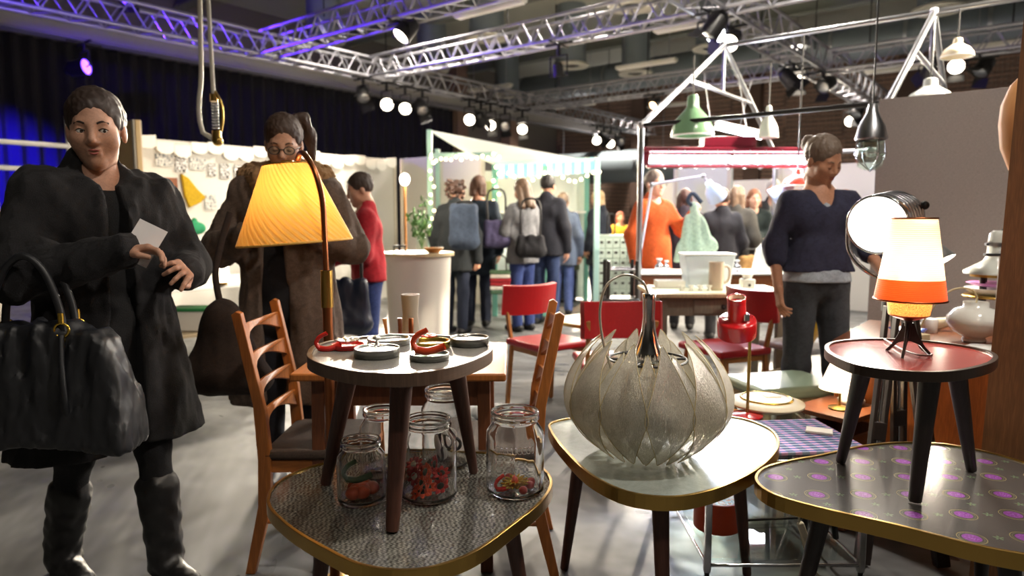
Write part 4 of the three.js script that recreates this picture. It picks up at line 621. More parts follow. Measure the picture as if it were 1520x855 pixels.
// ---------------------------------------------------------------- floor lamp with pleated yellow shade
{
  const t = thing('floor_lamp', 'brass floor lamp with lit pleated yellow cone shade behind the brooch stool', 'lamp', [-0.6, 0, -2.2]);
  const sx = -0.135, sy = 1.185, sz = -0.12, N = 42, nu = N * 4, nv = 24, pos = [], ind = [], uv = [];
  for (let j = 0; j <= nv; j++) for (let i = 0; i <= nu; i++) { const v = j / nv, a = (i / nu) * 6.2832 + v * 1.5, r = 0.186 + (0.078 - 0.186) * v + 0.006 * (1 - v * 0.5) * Math.cos((i / nu) * 6.2832 * N); pos.push(Math.cos(a) * r, v * 0.262, Math.sin(a) * r); uv.push(i / nu * 4, v); }
  for (let j = 0; j < nv; j++) for (let i = 0; i < nu; i++) { const a = j * (nu + 1) + i, c = a + nu + 1; ind.push(a, c, a + 1, a + 1, c, c + 1); }
  const g = new THREE.BufferGeometry(); g.setAttribute('position', new THREE.Float32BufferAttribute(pos, 3)); g.setAttribute('uv', new THREE.Float32BufferAttribute(uv, 2)); g.setIndex(ind); g.computeVertexNormals();
  const shd = part(t, 'shade', g, mat(0xebc068, 0.9, { transmission: 0.5 }), [sx, sy, sz], 'pleated yellow fabric shade'); shd.rotation.z = 0.075;
  part(shd, 'trim', torus(0.187, 0.004, 8, 64).rotateX(Math.PI / 2), mat(0xd8a850, 0.8)); part(shd, 'trim', torus(0.079, 0.003, 8, 48).rotateX(Math.PI / 2).translate(0, 0.262, 0), M.brass);
  part(shd, 'spider', merge(rod([-0.078, 0.258, 0], [0.078, 0.258, 0], 0.003), rod([0, 0.258, -0.078], [0, 0.258, 0.078], 0.003), disc(0.022, 0.03, 0, 0.26, 0)), M.brass);
  part(shd, 'bulb', ball(0.03, 0, 0.15, 0, 1, 1.3, 1), glow(0xffd9a0, 3));
  const l = new THREE.PointLight(0xffdca8, 0.14); l.name = 'light'; l.position.set(0, 0.15, 0); l.castShadow = true; l.shadow.radius = 1.4; shd.add(l);
  part(t, 'base', lathe([[0, 0], [0.12, 0], [0.12, 0.012], [0.1, 0.022], [0.03, 0.03], [0, 0.03]], 40), M.brass);
  part(t, 'pole', rod([0, 0.025, 0], [0, 1.1, 0], 0.017, 0.016, 16), M.copper);
  part(t, 'sleeve', rod([0, 0.98, 0], [0, 1.1, 0], 0.02, 0.02, 16), M.brass);
  part(t, 'neck', tube([[0, 1.08, 0], [0.0, 1.2, 0.01], [-0.005, 1.33, 0.01], [-0.03, 1.42, 0], [-0.075, 1.475, -0.05], [-0.105, 1.48, -0.1], [-0.118, 1.462, -0.118], [-0.118, 1.445, -0.12]], 0.0095, 48, 10), M.copper);
}
// ---------------------------------------------------------------- wooden ladder-back chairs and dining table
function ladderChair(label, pos, turn) {
  const t = thing('ladder_chair', label, 'chair', pos, { turn, group: undefined });
  for (const s of [-1, 1]) {
    const side = [[-0.25, 0.004], [-0.222, 0.004], [-0.158, 0.25], [-0.15, 0.42], [-0.165, 0.6], [-0.235, 0.94], [-0.248, 0.945], [-0.262, 0.935], [-0.2, 0.62], [-0.19, 0.42], [-0.196, 0.25]];
    part(t, 'back_post', ext(side, 0.024, 0.003).rotateY(-Math.PI / 2).translate(s * 0.185 + 0.012, 0, 0), M.teak);
    part(t, 'leg', rod([s * 0.18, 0.003, 0.19], [s * 0.17, 0.42, 0.165], 0.012, 0.017, 12), M.teak);
    part(t, 'side_rail', bar([s * 0.18, 0.395, -0.165], [s * 0.17, 0.395, 0.165], 0.02, 0.045, V(0, 1, 0)), M.teak);
    part(t, 'stretcher', rod([s * 0.183, 0.19, -0.19], [s * 0.175, 0.19, 0.178], 0.008), M.teak);
  }
  for (const [y, z] of [[0.555, -0.178], [0.66, -0.194], [0.765, -0.214], [0.87, -0.236]]) { const p = []; for (let i = 0; i <= 16; i++) { const u = i / 8 - 1; p.push([u * 0.18, 0.012 + 0.014 * u * u + 0.012 * (1 - u * u)]); } for (let i = 16; i >= 0; i--) { const u = i / 8 - 1; p.push([u * 0.18, -0.03 * u * u - 0.004 + 0.016 * (1 - u * u) - 0.008]); }
    const g = ext(p, 0.01, 0.002), q = g.attributes.position; for (let i = 0; i < q.count; i++) q.setZ(i, q.getZ(i) - 0.028 * (1 - (q.getX(i) / 0.18) ** 2)); g.computeVertexNormals(); part(t, 'slat', g.rotateX(-0.18), M.teak, [0, y, z]); }
  part(t, 'front_rail', box(0.34, 0.045, 0.02, 0, 0.395, 0.168, 0.004), M.teak);
  part(t, 'seat', box(0.4, 0.035, 0.37, 0, 0.437, 0.005, 0.015), cloth(0x4a3a30));
  return t;
}
ladderChair('teak ladder-back chair at the end of the dining table beside the brown fur-collar coat', [-0.7, 0, -2.52], Math.PI / 2);
ladderChair('teak ladder-back chair at the end of the dining table toward the red chairs', [-0.085, 0, -2.5], -Math.PI / 2);
{ const t = thing('dining_table', 'teak dining table standing behind the brooch stool', 'table', [-0.39, 0, -2.58]);
  part(t, 'tabletop', box(0.74, 0.028, 0.6, 0, 0.726, 0, 0.008), M.teak); for (const x of [-1, 1]) for (const z of [-1, 1]) part(t, 'leg', bar([x * 0.3, 0.002, z * 0.23], [x * 0.29, 0.712, z * 0.22], 0.045, 0.045), M.teakDark);
  for (const z of [-1, 1]) part(t, 'apron', box(0.56, 0.1, 0.02, 0, 0.66, z * 0.22), M.teakDark); for (const x of [-1, 1]) part(t, 'apron', box(0.02, 0.1, 0.42, x * 0.29, 0.66, 0), M.teakDark); }
solo('ceramic_vase', 'grey-beige waisted vase on the dining table', 'vase', lathe([[0, 0], [0.05, 0], [0.052, 0.01], [0.036, 0.09], [0.03, 0.15], [0.036, 0.23], [0.033, 0.23], [0.026, 0.15], [0.03, 0.08], [0, 0.02]], 32), mat(0x8f8878, 0.5), [-0.4, 0.74, -2.66]);
for (const [i, dx] of [[0, 0], [1, 0.04], [2, 0.082]]) { const t = solo('wooden_candlestick', ['slender tan wooden candlestick leaning by the vase', 'slender brown wooden candlestick between two others by the vase', 'stout copper-brown candlestick in front of the vase'][i], 'candlestick', merge(lathe([[0, 0], [0.014 + i * 0.003, 0], [0.014 + i * 0.002, 0.012], [0.007, 0.03], [0.006 + i * 0.002, 0.12], [0.009, 0.15], [0, 0.15]], 16)), [M.beech, M.teakDark, M.copper][i], [-0.465 + dx, 0.74, -2.56]); if (!i) t.rotation.z = 0.12; }
// ---------------------------------------------------------------- bags of the visitors and the slip of paper
{ const leather = mat(0x151619, 0.48, { sheen: 0.2, sheenColor: new THREE.Color(0x334466) });
  const t = thing('handbag', 'large slouchy black leather handbag hanging from the black coat', 'bag', [-1.41, 0.6, -1.99], { turn: 0.1 });
  const b = union([cone([-0.2, 0.06, 0], 0.055, [0.2, 0.06, 0], 0.055), cone([-0.22, 0.13, 0], 0.07, [0.22, 0.13, 0], 0.07), cone([-0.15, 0.32, 0], 0.03, [0.15, 0.32, 0], 0.03), cone([-0.19, 0.1, 0], 0.07, [-0.13, 0.33, 0], 0.03), cone([0.19, 0.1, 0], 0.07, [0.13, 0.33, 0], 0.03)], 0.07);
  part(t, 'body', nets((x, y, z) => { const q = Math.max(0, Math.min(1, y / 0.34)), dx = Math.abs(x) - (0.25 - 0.075 * q * q), dy = Math.abs(y - 0.165 - 0.02 * Math.cos(x * 9)) - 0.15, dz = Math.abs(z) - (0.07 - 0.05 * q); return Math.hypot(Math.max(dx, 0), Math.max(dy, 0), Math.max(dz, 0)) + Math.min(0, Math.max(dx, dy, dz)) - 0.03 - 0.014 * q * n3(x * 16 + 2 * z, y * 2.6, z * 9) - 0.005 * n3(x * 40, y * 9, z * 30); }, [-0.34, -0.06, -0.16], [0.34, 0.42, 0.16], 0.008), leather);
  for (const s of [-1, 1]) { part(t, 'handle', tube([[-0.1, 0.3, s * 0.03], [-0.09, 0.42, s * 0.035], [-0.045, 0.53, s * 0.03], [0.0, 0.56, s * 0.03], [0.045, 0.53, s * 0.03], [0.09, 0.42, s * 0.035], [0.1, 0.3, s * 0.03]], 0.011, 36), leather); for (const q of [-1, 1]) { const k = part(t, 'ring', torus(0.02, 0.004, 8, 20).translate(q * 0.1, 0.345, s * 0.045), M.gold); part(k, 'clasp', merge(disc(0.008, 0.03, q * 0.1, 0.38, s * 0.045, 10), ball(0.01, q * 0.1, 0.315, s * 0.047)), M.gold); } }
  for (const q of [-1, 1]) part(t, 'strap', tube([[q * 0.1, 0.33, 0.05], [q * 0.115, 0.2, 0.085], [q * 0.12, 0.08, 0.075], [q * 0.12, 0.02, 0.04]], 0.009, 16, 6), leather); }
{ const suede = cloth(0x33241c), t = thing('shoulder_bag', 'soft dark brown suede bag hanging beside the fur-collar coat', 'bag', [-1.2, 0.54, -2.8], { turn: 0.1 });
  const b = union([cone([-0.13, 0.05, 0], 0.05, [0.13, 0.05, 0], 0.05), cone([0, 0.1, 0], 0.1, [0, 0.3, 0], 0.05), cone([0, 0.3, 0], 0.05, [-0.005, 0.38, 0], 0.02), cone([-0.13, 0.06, 0], 0.05, [-0.03, 0.33, 0], 0.03), cone([0.13, 0.06, 0], 0.05, [0.03, 0.33, 0], 0.03)], 0.06);
  part(t, 'body', nets((x, y, z) => b(x, y, z) - 0.008 * n3(x * 10, y * 4, z * 6), [-0.26, -0.06, -0.16], [0.26, 0.46, 0.16], 0.009), suede);
  part(t, 'strap', tube([[-0.005, 0.36, 0], [-0.02, 0.5, 0.0], [0.0, 0.62, -0.02], [0.03, 0.75, -0.06]], 0.014, 20), suede); }
{ const g = new THREE.PlaneGeometry(0.085, 0.13, 6, 8), p = g.attributes.position; for (let i = 0; i < p.count; i++) p.setZ(i, 0.012 * Math.sin(p.getX(i) * 30) + 0.15 * p.getY(i) ** 2); g.computeVertexNormals(); const m = solo('paper_slip', 'white slip of paper held by the woman in the black coat', 'paper', g, mat(0xe6e4e4, 0.8, { side: THREE.DoubleSide }), [-1.15, 1.19, -2.13], { turn: 0.6 }); m.rotation.z = -0.35; m.rotation.x = -0.2; }
// ---------------------------------------------------------------- right side: tripod spotlight, cabinet, panel, post, trolley
struct('trim_9', box(0.13, 4.0, 0.13, 0, 2.0, 0).rotateZ(-0.02), wood(0x8a5c36, 0.6), toHall([1.66, 0, -2.24]).toArray(), 'tall brown wooden post in front of the cabinet');
solo('paper_lantern', 'tapered orange-beige lantern hanging beside the wooden post', 'lantern', (() => { const g = lathe([[0.012, 0.2], [0.05, 0.16], [0.078, 0.08], [0.082, 0], [0.07, -0.1], [0.035, -0.19], [0.01, -0.21], [0.006, -0.2], [0.06, -0.1], [0.074, 0], [0.068, 0.08], [0.03, 0.17]], 8); return merge(g, rod([0, 0.19, 0], [0, 4.74, 0], 0.002, 0.002, 5)); })(), mat(0xc08a58, 0.7), [2.125, 1.66, -2.9]);
{ const t = thing('display_panel', 'plain grey-mauve partition panel behind the cabinet', 'panel', [2.29, 0, -4.35]);
  t.rotation.y = 0; t.userData.kind = undefined; delete t.userData.kind;
  part(t, 'board', box(2.6, 2.0, 0.03, 1.3, 1.0, 0, 0.004), mat(0xaaa09c, 0.9, { map: grainTex })); for (const x of [0.25, 1.3, 2.35]) part(t, 'foot', box(0.06, 0.03, 0.5, x, 0.015, -0.1), M.steel); }
{ const t = thing('sideboard', 'low orange-brown teak sideboard carrying lamps and white glass', 'cabinet', [1.46, 0, -3.04]); t.rotation.y = 0;
  const w = 1.75, d = 0.78; const orangeTeak = wood(0xb2602a, 0.35);
  part(t, 'carcass', box(w, 0.62, d - 0.04, w / 2, 0.38, -d / 2, 0.004), orangeTeak); part(t, 'worktop', box(w + 0.03, 0.028, d, w / 2, 0.706, -d / 2, 0.006), M.walnut);
  for (let i = 0; i < 3; i++) { const q = part(t, 'door', box(w / 3 - 0.012, 0.57, 0.018, w / 6 + i * w / 3, 0.38, -0.012, 0.003), orangeTeak); part(q, 'handle', rod([w / 6 + i * w / 3 + 0.22, 0.38, 0.002], [w / 6 + i * w / 3 + 0.22, 0.46, 0.002], 0.006), M.walnut); }
  for (const x of [0.08, w - 0.08]) for (const z of [-0.1, -d + 0.1]) part(t, 'leg', rod([x, 0.002, z], [x, 0.075, z], 0.018, 0.024), M.blackLeg); }
{ // studio spotlight on a wooden tripod
  const t = thing('studio_spotlight', 'chrome studio spotlight with glaring round lens on a dark wooden tripod', 'spotlight', [1.42, 0, -2.5]);
  const head = part(t, 'housing', lathe([[0, -0.29], [0.06, -0.285], [0.1, -0.25], [0.112, -0.18], [0.118, -0.02], [0.12, 0.01], [0.114, 0.012], [0.108, -0.02], [0, -0.03]], 48).rotateX(Math.PI / 2), M.chrome, [-0.085, 1.245, 0]);
  head.rotation.set(0.14, -0.82, 0, 'YXZ'); head.scale.setScalar(0.9);
  part(head, 'lens', ball(0.112, 0, 0, -0.004, 1, 1, 0.16, 40, 20), glow(0xfffaf0, 9)); part(head, 'rim', torus(0.116, 0.006, 10, 64).translate(0, 0, 0.008), M.chrome);
  for (let i = 0; i < 5; i++) part(head, 'cooling_fin', torus(0.118 - i * 0.0015, 0.003, 6, 48).translate(0, 0, -0.05 - i * 0.035), M.steel);
  part(head, 'knob', ball(0.018, 0.11, 0.05, -0.2), M.black);
  part(t, 'yoke', tube([[-0.1, 1.23, -0.19], [-0.1, 1.14, -0.17], [-0.07, 1.07, -0.1], [0, 1.03, 0], [0.02, 1.07, 0.06], [0.03, 1.14, 0.07], [0.035, 1.22, 0.06]], 0.009, 40), M.chrome);
  part(t, 'stem', merge(disc(0.016, 0.08, 0, 1.0, 0), disc(0.05, 0.05, 0, 0.95, 0)), M.black);
  for (const [x, z] of [[-0.14, 0.12], [0.14, 0.14], [0.16, -0.18]]) { const top = [x * 0.2, 0.95, z * 0.2], foot = [x, 0.01, z]; const leg = part(t, 'tripod_leg', merge(bar(vadd(top, [-0.02, 0, 0]), vadd(lerp3(top, foot, 0.98), [-0.02, 0, 0]), 0.014, 0.03), bar(vadd(top, [0.02, 0, 0]), vadd(lerp3(top, foot, 0.98), [0.02, 0, 0]), 0.014, 0.03), bar(lerp3(top, foot, 0.45), lerp3(top, foot, 0.52), 0.05, 0.034), bar(lerp3(top, foot, 0.85), foot, 0.05, 0.034)), M.blackLeg); part(leg, 'slide_rod', rod(lerp3(top, foot, 0.15), lerp3(top, foot, 0.8), 0.006), M.chrome); }
  const l = new THREE.SpotLight(0xfff4e6, 3.5, 0, 1.25, 0.5, 2); l.name = 'light'; const dir = V(0, 0, 1).applyEuler(head.rotation); l.position.set(-0.085, 1.245, 0).addScaledVector(dir, 0.03); l.target.position.set(-0.085, 1.245, 0).addScaledVector(dir, 2); l.target.name = 'light_target'; l.castShadow = true; l.shadow.radius = 5; t.add(l, l.target);
}
const CT = 0.72;   // cabinet top
{ const t = thing('glass_globe_shade', 'round milky glass lampshade with collar standing on the sideboard', 'lampshade', [2.053, CT, -2.995]);
  part(t, 'globe', lathe([[0, 0], [0.045, 0], [0.048, 0.012], [0.042, 0.022], [0.085, 0.045], [0.11, 0.085], [0.108, 0.115], [0.08, 0.148], [0.05, 0.157], [0.05, 0.18], [0.046, 0.18], [0.044, 0.155], [0.1, 0.1], [0, 0.03]], 48), mat(0xe4e4de, 0.12, { clearcoat: 0.6 }));
  part(t, 'cable', tube([[0, 0.17, 0], [0, 0.205, 0], [-0.03, 0.235, 0], [-0.09, 0.235, -0.01], [-0.14, 0.2, -0.02], [-0.17, 0.15, -0.03], [-0.2, 0.08, -0.05], [-0.22, 0.01, -0.06]], 0.004, 40), mat(0xc9b68a, 0.5)); }
{ const t = thing('cake_stand', 'two-tier stand with white dishes and a pink rimmed plate on the sideboard', 'stand', [2.293, CT, -3.229]);
  part(t, 'post', merge(rod([-0.07, 0, 0.02], [-0.07, 0.27, 0.02], 0.012), rod([0.07, 0, 0.02], [0.07, 0.27, 0.02], 0.012), rod([0, 0, -0.07], [0, 0.27, -0.07], 0.012)), M.blackLeg);
  part(t, 'tray', lathe([[0, 0.17], [0.12, 0.17], [0.13, 0.175], [0.12, 0.185], [0, 0.18]], 40), M.brass); part(t, 'dish', lathe([[0, 0.185], [0.09, 0.186], [0.125, 0.215], [0.12, 0.217], [0.085, 0.192], [0, 0.19]], 40), M.enamel); part(t, 'plate', lathe([[0, 0.225], [0.08, 0.226], [0.115, 0.24], [0.11, 0.243], [0, 0.232]], 40), mat(0xc079b0, 0.35)); part(t, 'tray', disc(0.1, 0.012, 0, 0.276, 0, 32), M.brass); }
{ const t = thing('pendant_lamp', 'grey-white enamel factory pendant resting on the stand above the sideboard', 'lamp', [2.293, CT + 0.284, -3.229]);
  part(t, 'shade', lathe([[0.128, 0.0], [0.13, 0.012], [0.1, 0.032], [0.055, 0.06], [0.04, 0.085], [0.038, 0.15], [0.034, 0.19], [0.02, 0.205], [0, 0.206], [0, 0.2], [0.03, 0.185], [0.034, 0.085], [0.05, 0.055], [0.124, 0.0]], 48), mat(0xc6cac4, 0.25, { clearcoat: 0.5 }));
  part(t, 'band', merge(disc(0.042, 0.018, 0, 0.14, 0, 28), box(0.15, 0.012, 0.012, 0.02, 0.14, 0)), M.steel); part(t, 'cable', tube([[0.01, 0.2, 0], [0.04, 0.215, 0], [0.09, 0.19, 0], [0.13, 0.15, -0.01], [0.15, 0.05, -0.03], [0.16, -0.1, -0.05]], 0.005, 30), M.black); }
{ const t = thing('lamp_foot', 'round white lamp foot with thin upright on the sideboard', 'lamp', [1.942, CT, -2.761]); part(t, 'foot', lathe([[0, 0], [0.065, 0], [0.066, 0.02], [0.06, 0.024], [0, 0.026]], 40), M.enamel); part(t, 'upright', rod([0.035, 0.02, 0], [0.035, 0.42, 0], 0.005), M.enamel); part(t, 'bracket', box(0.07, 0.012, 0.02, 0.005, 0.4, 0, 0.003), M.steel); }
solo('glass_dish', 'deep blue glass dish with pointed rim on the sideboard', 'dish', (() => { const g = lathe([[0, 0], [0.03, 0], [0.05, 0.012], [0.075, 0.035], [0.071, 0.037], [0.045, 0.017], [0, 0.008]], 30), p = g.attributes.position; for (let i = 0; i < p.count; i++) { const a = Math.atan2(p.getZ(i), p.getX(i)), k = 1 + 0.16 * Math.cos(a * 5) * (p.getY(i) > 0.02 ? 1 : 0); p.setX(i, p.getX(i) * k); p.setZ(i, p.getZ(i) * k); } g.computeVertexNormals(); return g; })(), mat(0x1d4fd0, 0.08, { clearcoat: 1, transmission: 0.3 }), [1.84, CT, -3.13]);
solo('cardboard_box', 'small tan box lying before the blue glass dish', 'box', box(0.07, 0.035, 0.05, 0, 0.018, 0, 0.003), mat(0xcdbb96, 0.8), [1.813, CT, -2.995], { turn: 0.4 });
solo('white_canister', 'small white cylinder canister behind the blue dish', 'canister', lathe([[0, 0], [0.036, 0], [0.036, 0.06], [0.03, 0.068], [0, 0.07]], 28), M.enamel, [2.012, CT, -3.253]);
solo('bottle', 'white milk-glass bottle at the edge of the sideboard', 'bottle', lathe([[0, 0], [0.03, 0], [0.034, 0.06], [0.03, 0.1], [0.013, 0.14], [0.012, 0.18], [0, 0.18]], 24), M.enamel, [2.322, CT, -2.983]);
solo('bottle', 'cream ribbed glass tube lying on the sideboard', 'bottle', merge(lathe([[0, -0.1], [0.025, -0.1], [0.028, -0.06], [0.022, 0], [0.03, 0.06], [0.026, 0.1], [0, 0.1]], 24).rotateZ(Math.PI / 2 + 0.2).translate(0, 0.045, 0)), M.cream, [2.14, CT, -3.3]);
{ const t = thing('desk_lamp', 'small lit desk lamp with grey cone shade behind the woven lamp', 'lamp', [2.12, CT, -3.42]);
  part(t, 'base', lathe([[0, 0], [0.06, 0], [0.06, 0.012], [0, 0.02]], 28), M.grey); part(t, 'arm', tube([[0, 0.01, 0], [0, 0.15, -0.04], [-0.01, 0.35, -0.05], [-0.02, 0.42, -0.02]], 0.006, 24), M.steel);
  const sh = part(t, 'shade', lathe([[0.02, 0.1], [0.026, 0.1], [0.03, 0.05], [0.062, -0.04], [0.058, -0.04], [0.022, 0.06]], 32), mat(0x6d6f70, 0.4), [0.0, 0.37, 0.03]); sh.rotation.set(-0.5, 0, 0.35); part(sh, 'bulb', ball(0.052, 0, -0.034, 0, 1, 0.25, 1), glow(0xfff4e0, 8));
  const l = new THREE.PointLight(0xfff0d8, 0.25); l.name = 'light'; l.position.set(0, -0.06, 0); l.castShadow = true; sh.add(l); }
solo('coral_stick', 'thin reddish dried stem with a knobbly head on the sideboard', 'ornament', merge(rod([0, 0, 0], [-0.02, 0.33, 0], 0.006, 0.005, 8), ball(0.026, -0.02, 0.36, 0, 1, 1.2, 0.8), ball(0.018, -0.04, 0.385, 0.01), ball(0.016, 0.0, 0.39, 0)), mat(0x9a6a58, 0.8), [2.0, CT, -3.38]);
{ // chrome trolley with glass tops
  const t = thing('glass_trolley', 'chrome trolley with two glass shelves and ball casters behind the tables', 'trolley', [0.92, 0, -2.58]), X = 0.26, Z = 0.38, chr = M.chrome;
  for (const x of [-X, X]) for (const z of [-Z, Z]) { const p = part(t, 'post', bar([x, 0.075, z], [x, 0.47, z], 0.022, 0.022), chr); part(p, 'caster', merge(ball(0.026, x, 0.028, z), disc(0.008, 0.03, x, 0.06, z, 10)), M.black); }
  part(t, 'glass_top', box(2 * X + 0.02, 0.008, 2 * Z + 0.02, 0, 0.474, 0, 0.002), M.pane); part(t, 'glass_shelf', box(2 * X - 0.03, 0.008, 2 * Z - 0.03, 0, 0.112, 0, 0.002), M.pane);
  for (const z of [-Z, Z]) { part(t, 'rail', rod([-X, 0.462, z], [X, 0.462, z], 0.006), chr); part(t, 'rail', rod([-X, 0.1, z], [X, 0.1, z], 0.006), chr); } for (const x of [-X, X]) { part(t, 'rail', rod([x, 0.462, -Z], [x, 0.462, Z], 0.006), chr); part(t, 'rail', rod([x, 0.1, -Z], [x, 0.1, Z], 0.006), chr); }
}
const TT = 0.478, TS = 0.117;
{ const t = thing('wall_clock', 'round cream wall clock lying face up on the glass trolley', 'clock', [1.06, TT, -2.78]); part(t, 'case', lathe([[0, 0], [0.1, 0], [0.15, 0.02], [0.15, 0.03], [0.115, 0.042], [0, 0.042]], 48), M.cream); part(t, 'bezel', torus(0.1, 0.006, 8, 48).rotateX(Math.PI / 2).translate(0, 0.043, 0), M.gold); part(t, 'dial', disc(0.098, 0.004, 0, 0.044, 0, 40), M.white); part(t, 'hands', merge(box(0.06, 0.002, 0.005, 0.03, 0.048, 0), box(0.005, 0.002, 0.045, 0, 0.048, -0.022)), M.gold); }
solo('patterned_cloth', 'folded blue cloth with pink dotted rows under the trolley glass', 'cloth', metres(box(0.34, 0.012, 0.36, 0, 0.006, 0, 0.004)), mat(0xffffff, 0.9, { map: tex(128, (u, v) => { const s = (u * 4) % 1, d = (v * 8) % 1; return s < 0.45 ? (d < 0.5 ? [0.72, 0.55, 0.68] : [0.25, 0.32, 0.55]) : d < 0.4 ? [0.5, 0.55, 0.62] : [0.14, 0.2, 0.38]; }, 0.2) }), [1.03, TT, -2.4], { turn: 0.1 });
for (const [i, c, x, z, r, l] of [[0, 0x2a2c30, 0.75, -2.62, 0.09, 'dark grey oval tray lying on the glass trolley'], [1, 0x5a4a42, 0.78, -2.85, 0.09, 'brown shallow tray lying at the rear of the trolley'], [2, 0x6f7480, 0.75, -2.4, 0.08, 'small bluish pewter tray on the glass trolley']]) solo('oval_tray', l, 'tray', lathe([[0, 0], [r * 0.7, 0], [r, 0.014], [r, 0.017], [r * 0.68, 0.005], [0, 0.005]], 40).scale(1.2, 1, 0.85), mat(c, 0.3, { metalness: i === 1 ? 0 : 0.5 }), [x, TT, z]);
for (const [i, c, x, z] of [[0, 0xe6e2da, 0.9, -2.85], [1, 0xd88a2a, 0.9, -2.7], [2, 0xb9b4a8, 0.9, -2.5], [3, 0xdedad0, 1.12, -2.42]]) solo('paper_card', ['crumpled white leaflet', 'small orange card', 'grey printed card', 'white folded price card'][i] + ' lying on the glass trolley', 'card', box(0.09, 0.01, 0.06, 0, 0.005, 0, 0.003), mat(c, 0.85), [x, TT + (i >= 2 ? 0.013 : 0), z], { turn: i * 0.9 });
{ const t = thing('wooden_crate', 'small dark wooden crate beside the tripod carrying a lit lamp', 'crate', [1.39, 0, -2.83], { turn: 0.62 }); for (const y of [0.06, 0.2, 0.34]) for (const s of [-1, 1]) { part(t, 'slat', box(0.3, 0.1, 0.012, 0, y, s * 0.12), M.teakDark); part(t, 'slat', box(0.012, 0.1, 0.23, s * 0.144, y, 0), M.teakDark); } for (const x of [-1, 1]) for (const z of [-1, 1]) part(t, 'corner_post', box(0.025, 0.45, 0.025, x * 0.125, 0.225, z * 0.1), M.teakDark); part(t, 'lid', box(0.31, 0.02, 0.26, 0, 0.46, 0, 0.003), M.teakDark); }
solo('bowl_lid', 'grey domed lid on a black dish on the trolley', 'lid', merge(lathe([[0, 0], [0.05, 0], [0.055, 0.02], [0.05, 0.03], [0, 0.03]], 36), lathe([[0.048, 0.03], [0.042, 0.045], [0.03, 0.06], [0, 0.064]], 36)), mat(0x8c8680, 0.5), [1.46, 0.47, -2.87]);
{ const t = thing('table_lamp', 'lit lamp with plain white cone shade on the trolley behind the red stool', 'lamp', [1.375, 0.47, -2.8]); t.scale.setScalar(0.86); part(t, 'foot', lathe([[0, 0], [0.05, 0], [0.05, 0.01], [0.01, 0.018], [0, 0.02]], 28), M.brass); part(t, 'stem', rod([0, 0.01, 0], [0, 0.2, 0], 0.006), M.brass);
  part(t, 'shade', lathe([[0.096, 0.1], [0.045, 0.235]], 40), mat(0xf6f0e2, 0.9, { transmission: 0.5 })); part(t, 'bulb', ball(0.025, 0, 0.165, 0, 1, 1.2, 1), glow(0xfff2d8, 3)); const l = new THREE.PointLight(0xffe8c4, 0.5); l.name = 'light'; l.position.set(0, 0.165, 0); l.castShadow = true; l.shadow.radius = 1.2; t.add(l); }
{ const t = thing('desk_lamp', 'glossy red desk lamp with barrel head on a thin brass pole', 'lamp', [0.94, TT, -2.66]); part(t, 'base', lathe([[0, 0], [0.06, 0], [0.06, 0.012], [0, 0.018]], 32), M.red); part(t, 'pole', tube([[0, 0.01, 0], [0, 0.3, 0], [-0.005, 0.36, 0.015], [-0.03, 0.4, 0.03]], 0.0065, 24), M.brass); part(t, 'joint', box(0.022, 0.028, 0.022, -0.03, 0.405, 0.035, 0.003), M.chrome);
  const h = part(t, 'head', lathe([[0, 0.098], [0.034, 0.098], [0.036, 0.1], [0.036, 0.12], [0.033, 0.12], [0.032, 0.1]], 32), M.red, [-0.05, 0.37, -0.01]); h.rotation.set(0.3, 0, 0.14); part(h, 'barrel', lathe([[0.074, -0.045], [0.076, -0.04], [0.076, 0.015], [0.07, 0.025], [0.036, 0.028], [0.035, 0.1], [0.03, 0.1], [0.03, 0.03], [0.07, 0.01], [0.07, -0.045]], 40), M.red); part(h, 'inner_rim', lathe([[0.031, 0.118], [0.03, 0.06], [0, 0.058]], 28), M.cream); part(h, 'socket', disc(0.012, 0.03, 0, 0.075, 0, 14), M.brass); }
{ const t = thing('round_box', 'round orange lacquer box with pale printed lid on the lower trolley shelf', 'box', [0.77, TS, -2.46]); part(t, 'body', lathe([[0, 0], [0.084, 0], [0.086, 0.004], [0.086, 0.11], [0.083, 0.113], [0, 0.108]], 48), M.orange); part(t, 'lid_print', disc(0.078, 0.004, 0, 0.111, 0, 40), mat(0xffffff, 0.4, { map: tex(128, (u, v) => { const n = pn(u, v, 7), m = pn(u, v, 11, 4); return n > 0.25 ? [0.85, 0.55, 0.35] : m > 0.2 ? [0.55, 0.66, 0.6] : [0.86, 0.82, 0.72]; }, 1) })); }
{ const t = thing('wire_rack', 'black wire rack standing on the lower trolley shelf', 'rack', [1.02, TS, -2.6], { turn: 0.1 }); const w = 0.005; part(t, 'frame', merge(rod([-0.15, 0.01, 0.1], [0.15, 0.01, 0.1], w), rod([-0.12, 0.12, -0.1], [0.14, 0.12, -0.1], w), rod([-0.15, 0.01, 0.1], [-0.12, 0.12, -0.1], w), rod([0.15, 0.01, 0.1], [0.14, 0.12, -0.1], w)), M.iron); part(t, 'leg', rod([-0.1, 0.003, -0.1], [-0.1, 0.12, -0.1], w), M.iron); part(t, 'leg', rod([0.12, 0.003, -0.1], [0.12, 0.12, -0.1], w), M.iron); }
{ const t = thing('power_cord', 'cream power cord with inline switch hanging from the purple table', 'cord', [0.9, 0.0, -2.1]); part(t, 'cord', tube([[0.0, 0.49, 0.0], [0.02, 0.35, -0.01], [0.04, 0.24, -0.02], [0.07, 0.15, 0.0], [0.16, 0.05, 0.06], [0.3, 0.01, 0.1]], 0.0035, 40), mat(0xd8cba8, 0.5)); part(t, 'switch', bar([0.03, 0.29, -0.015], [0.065, 0.2, -0.015], 0.022, 0.018, V(0, 0, 1), 0.006), M.cream); }
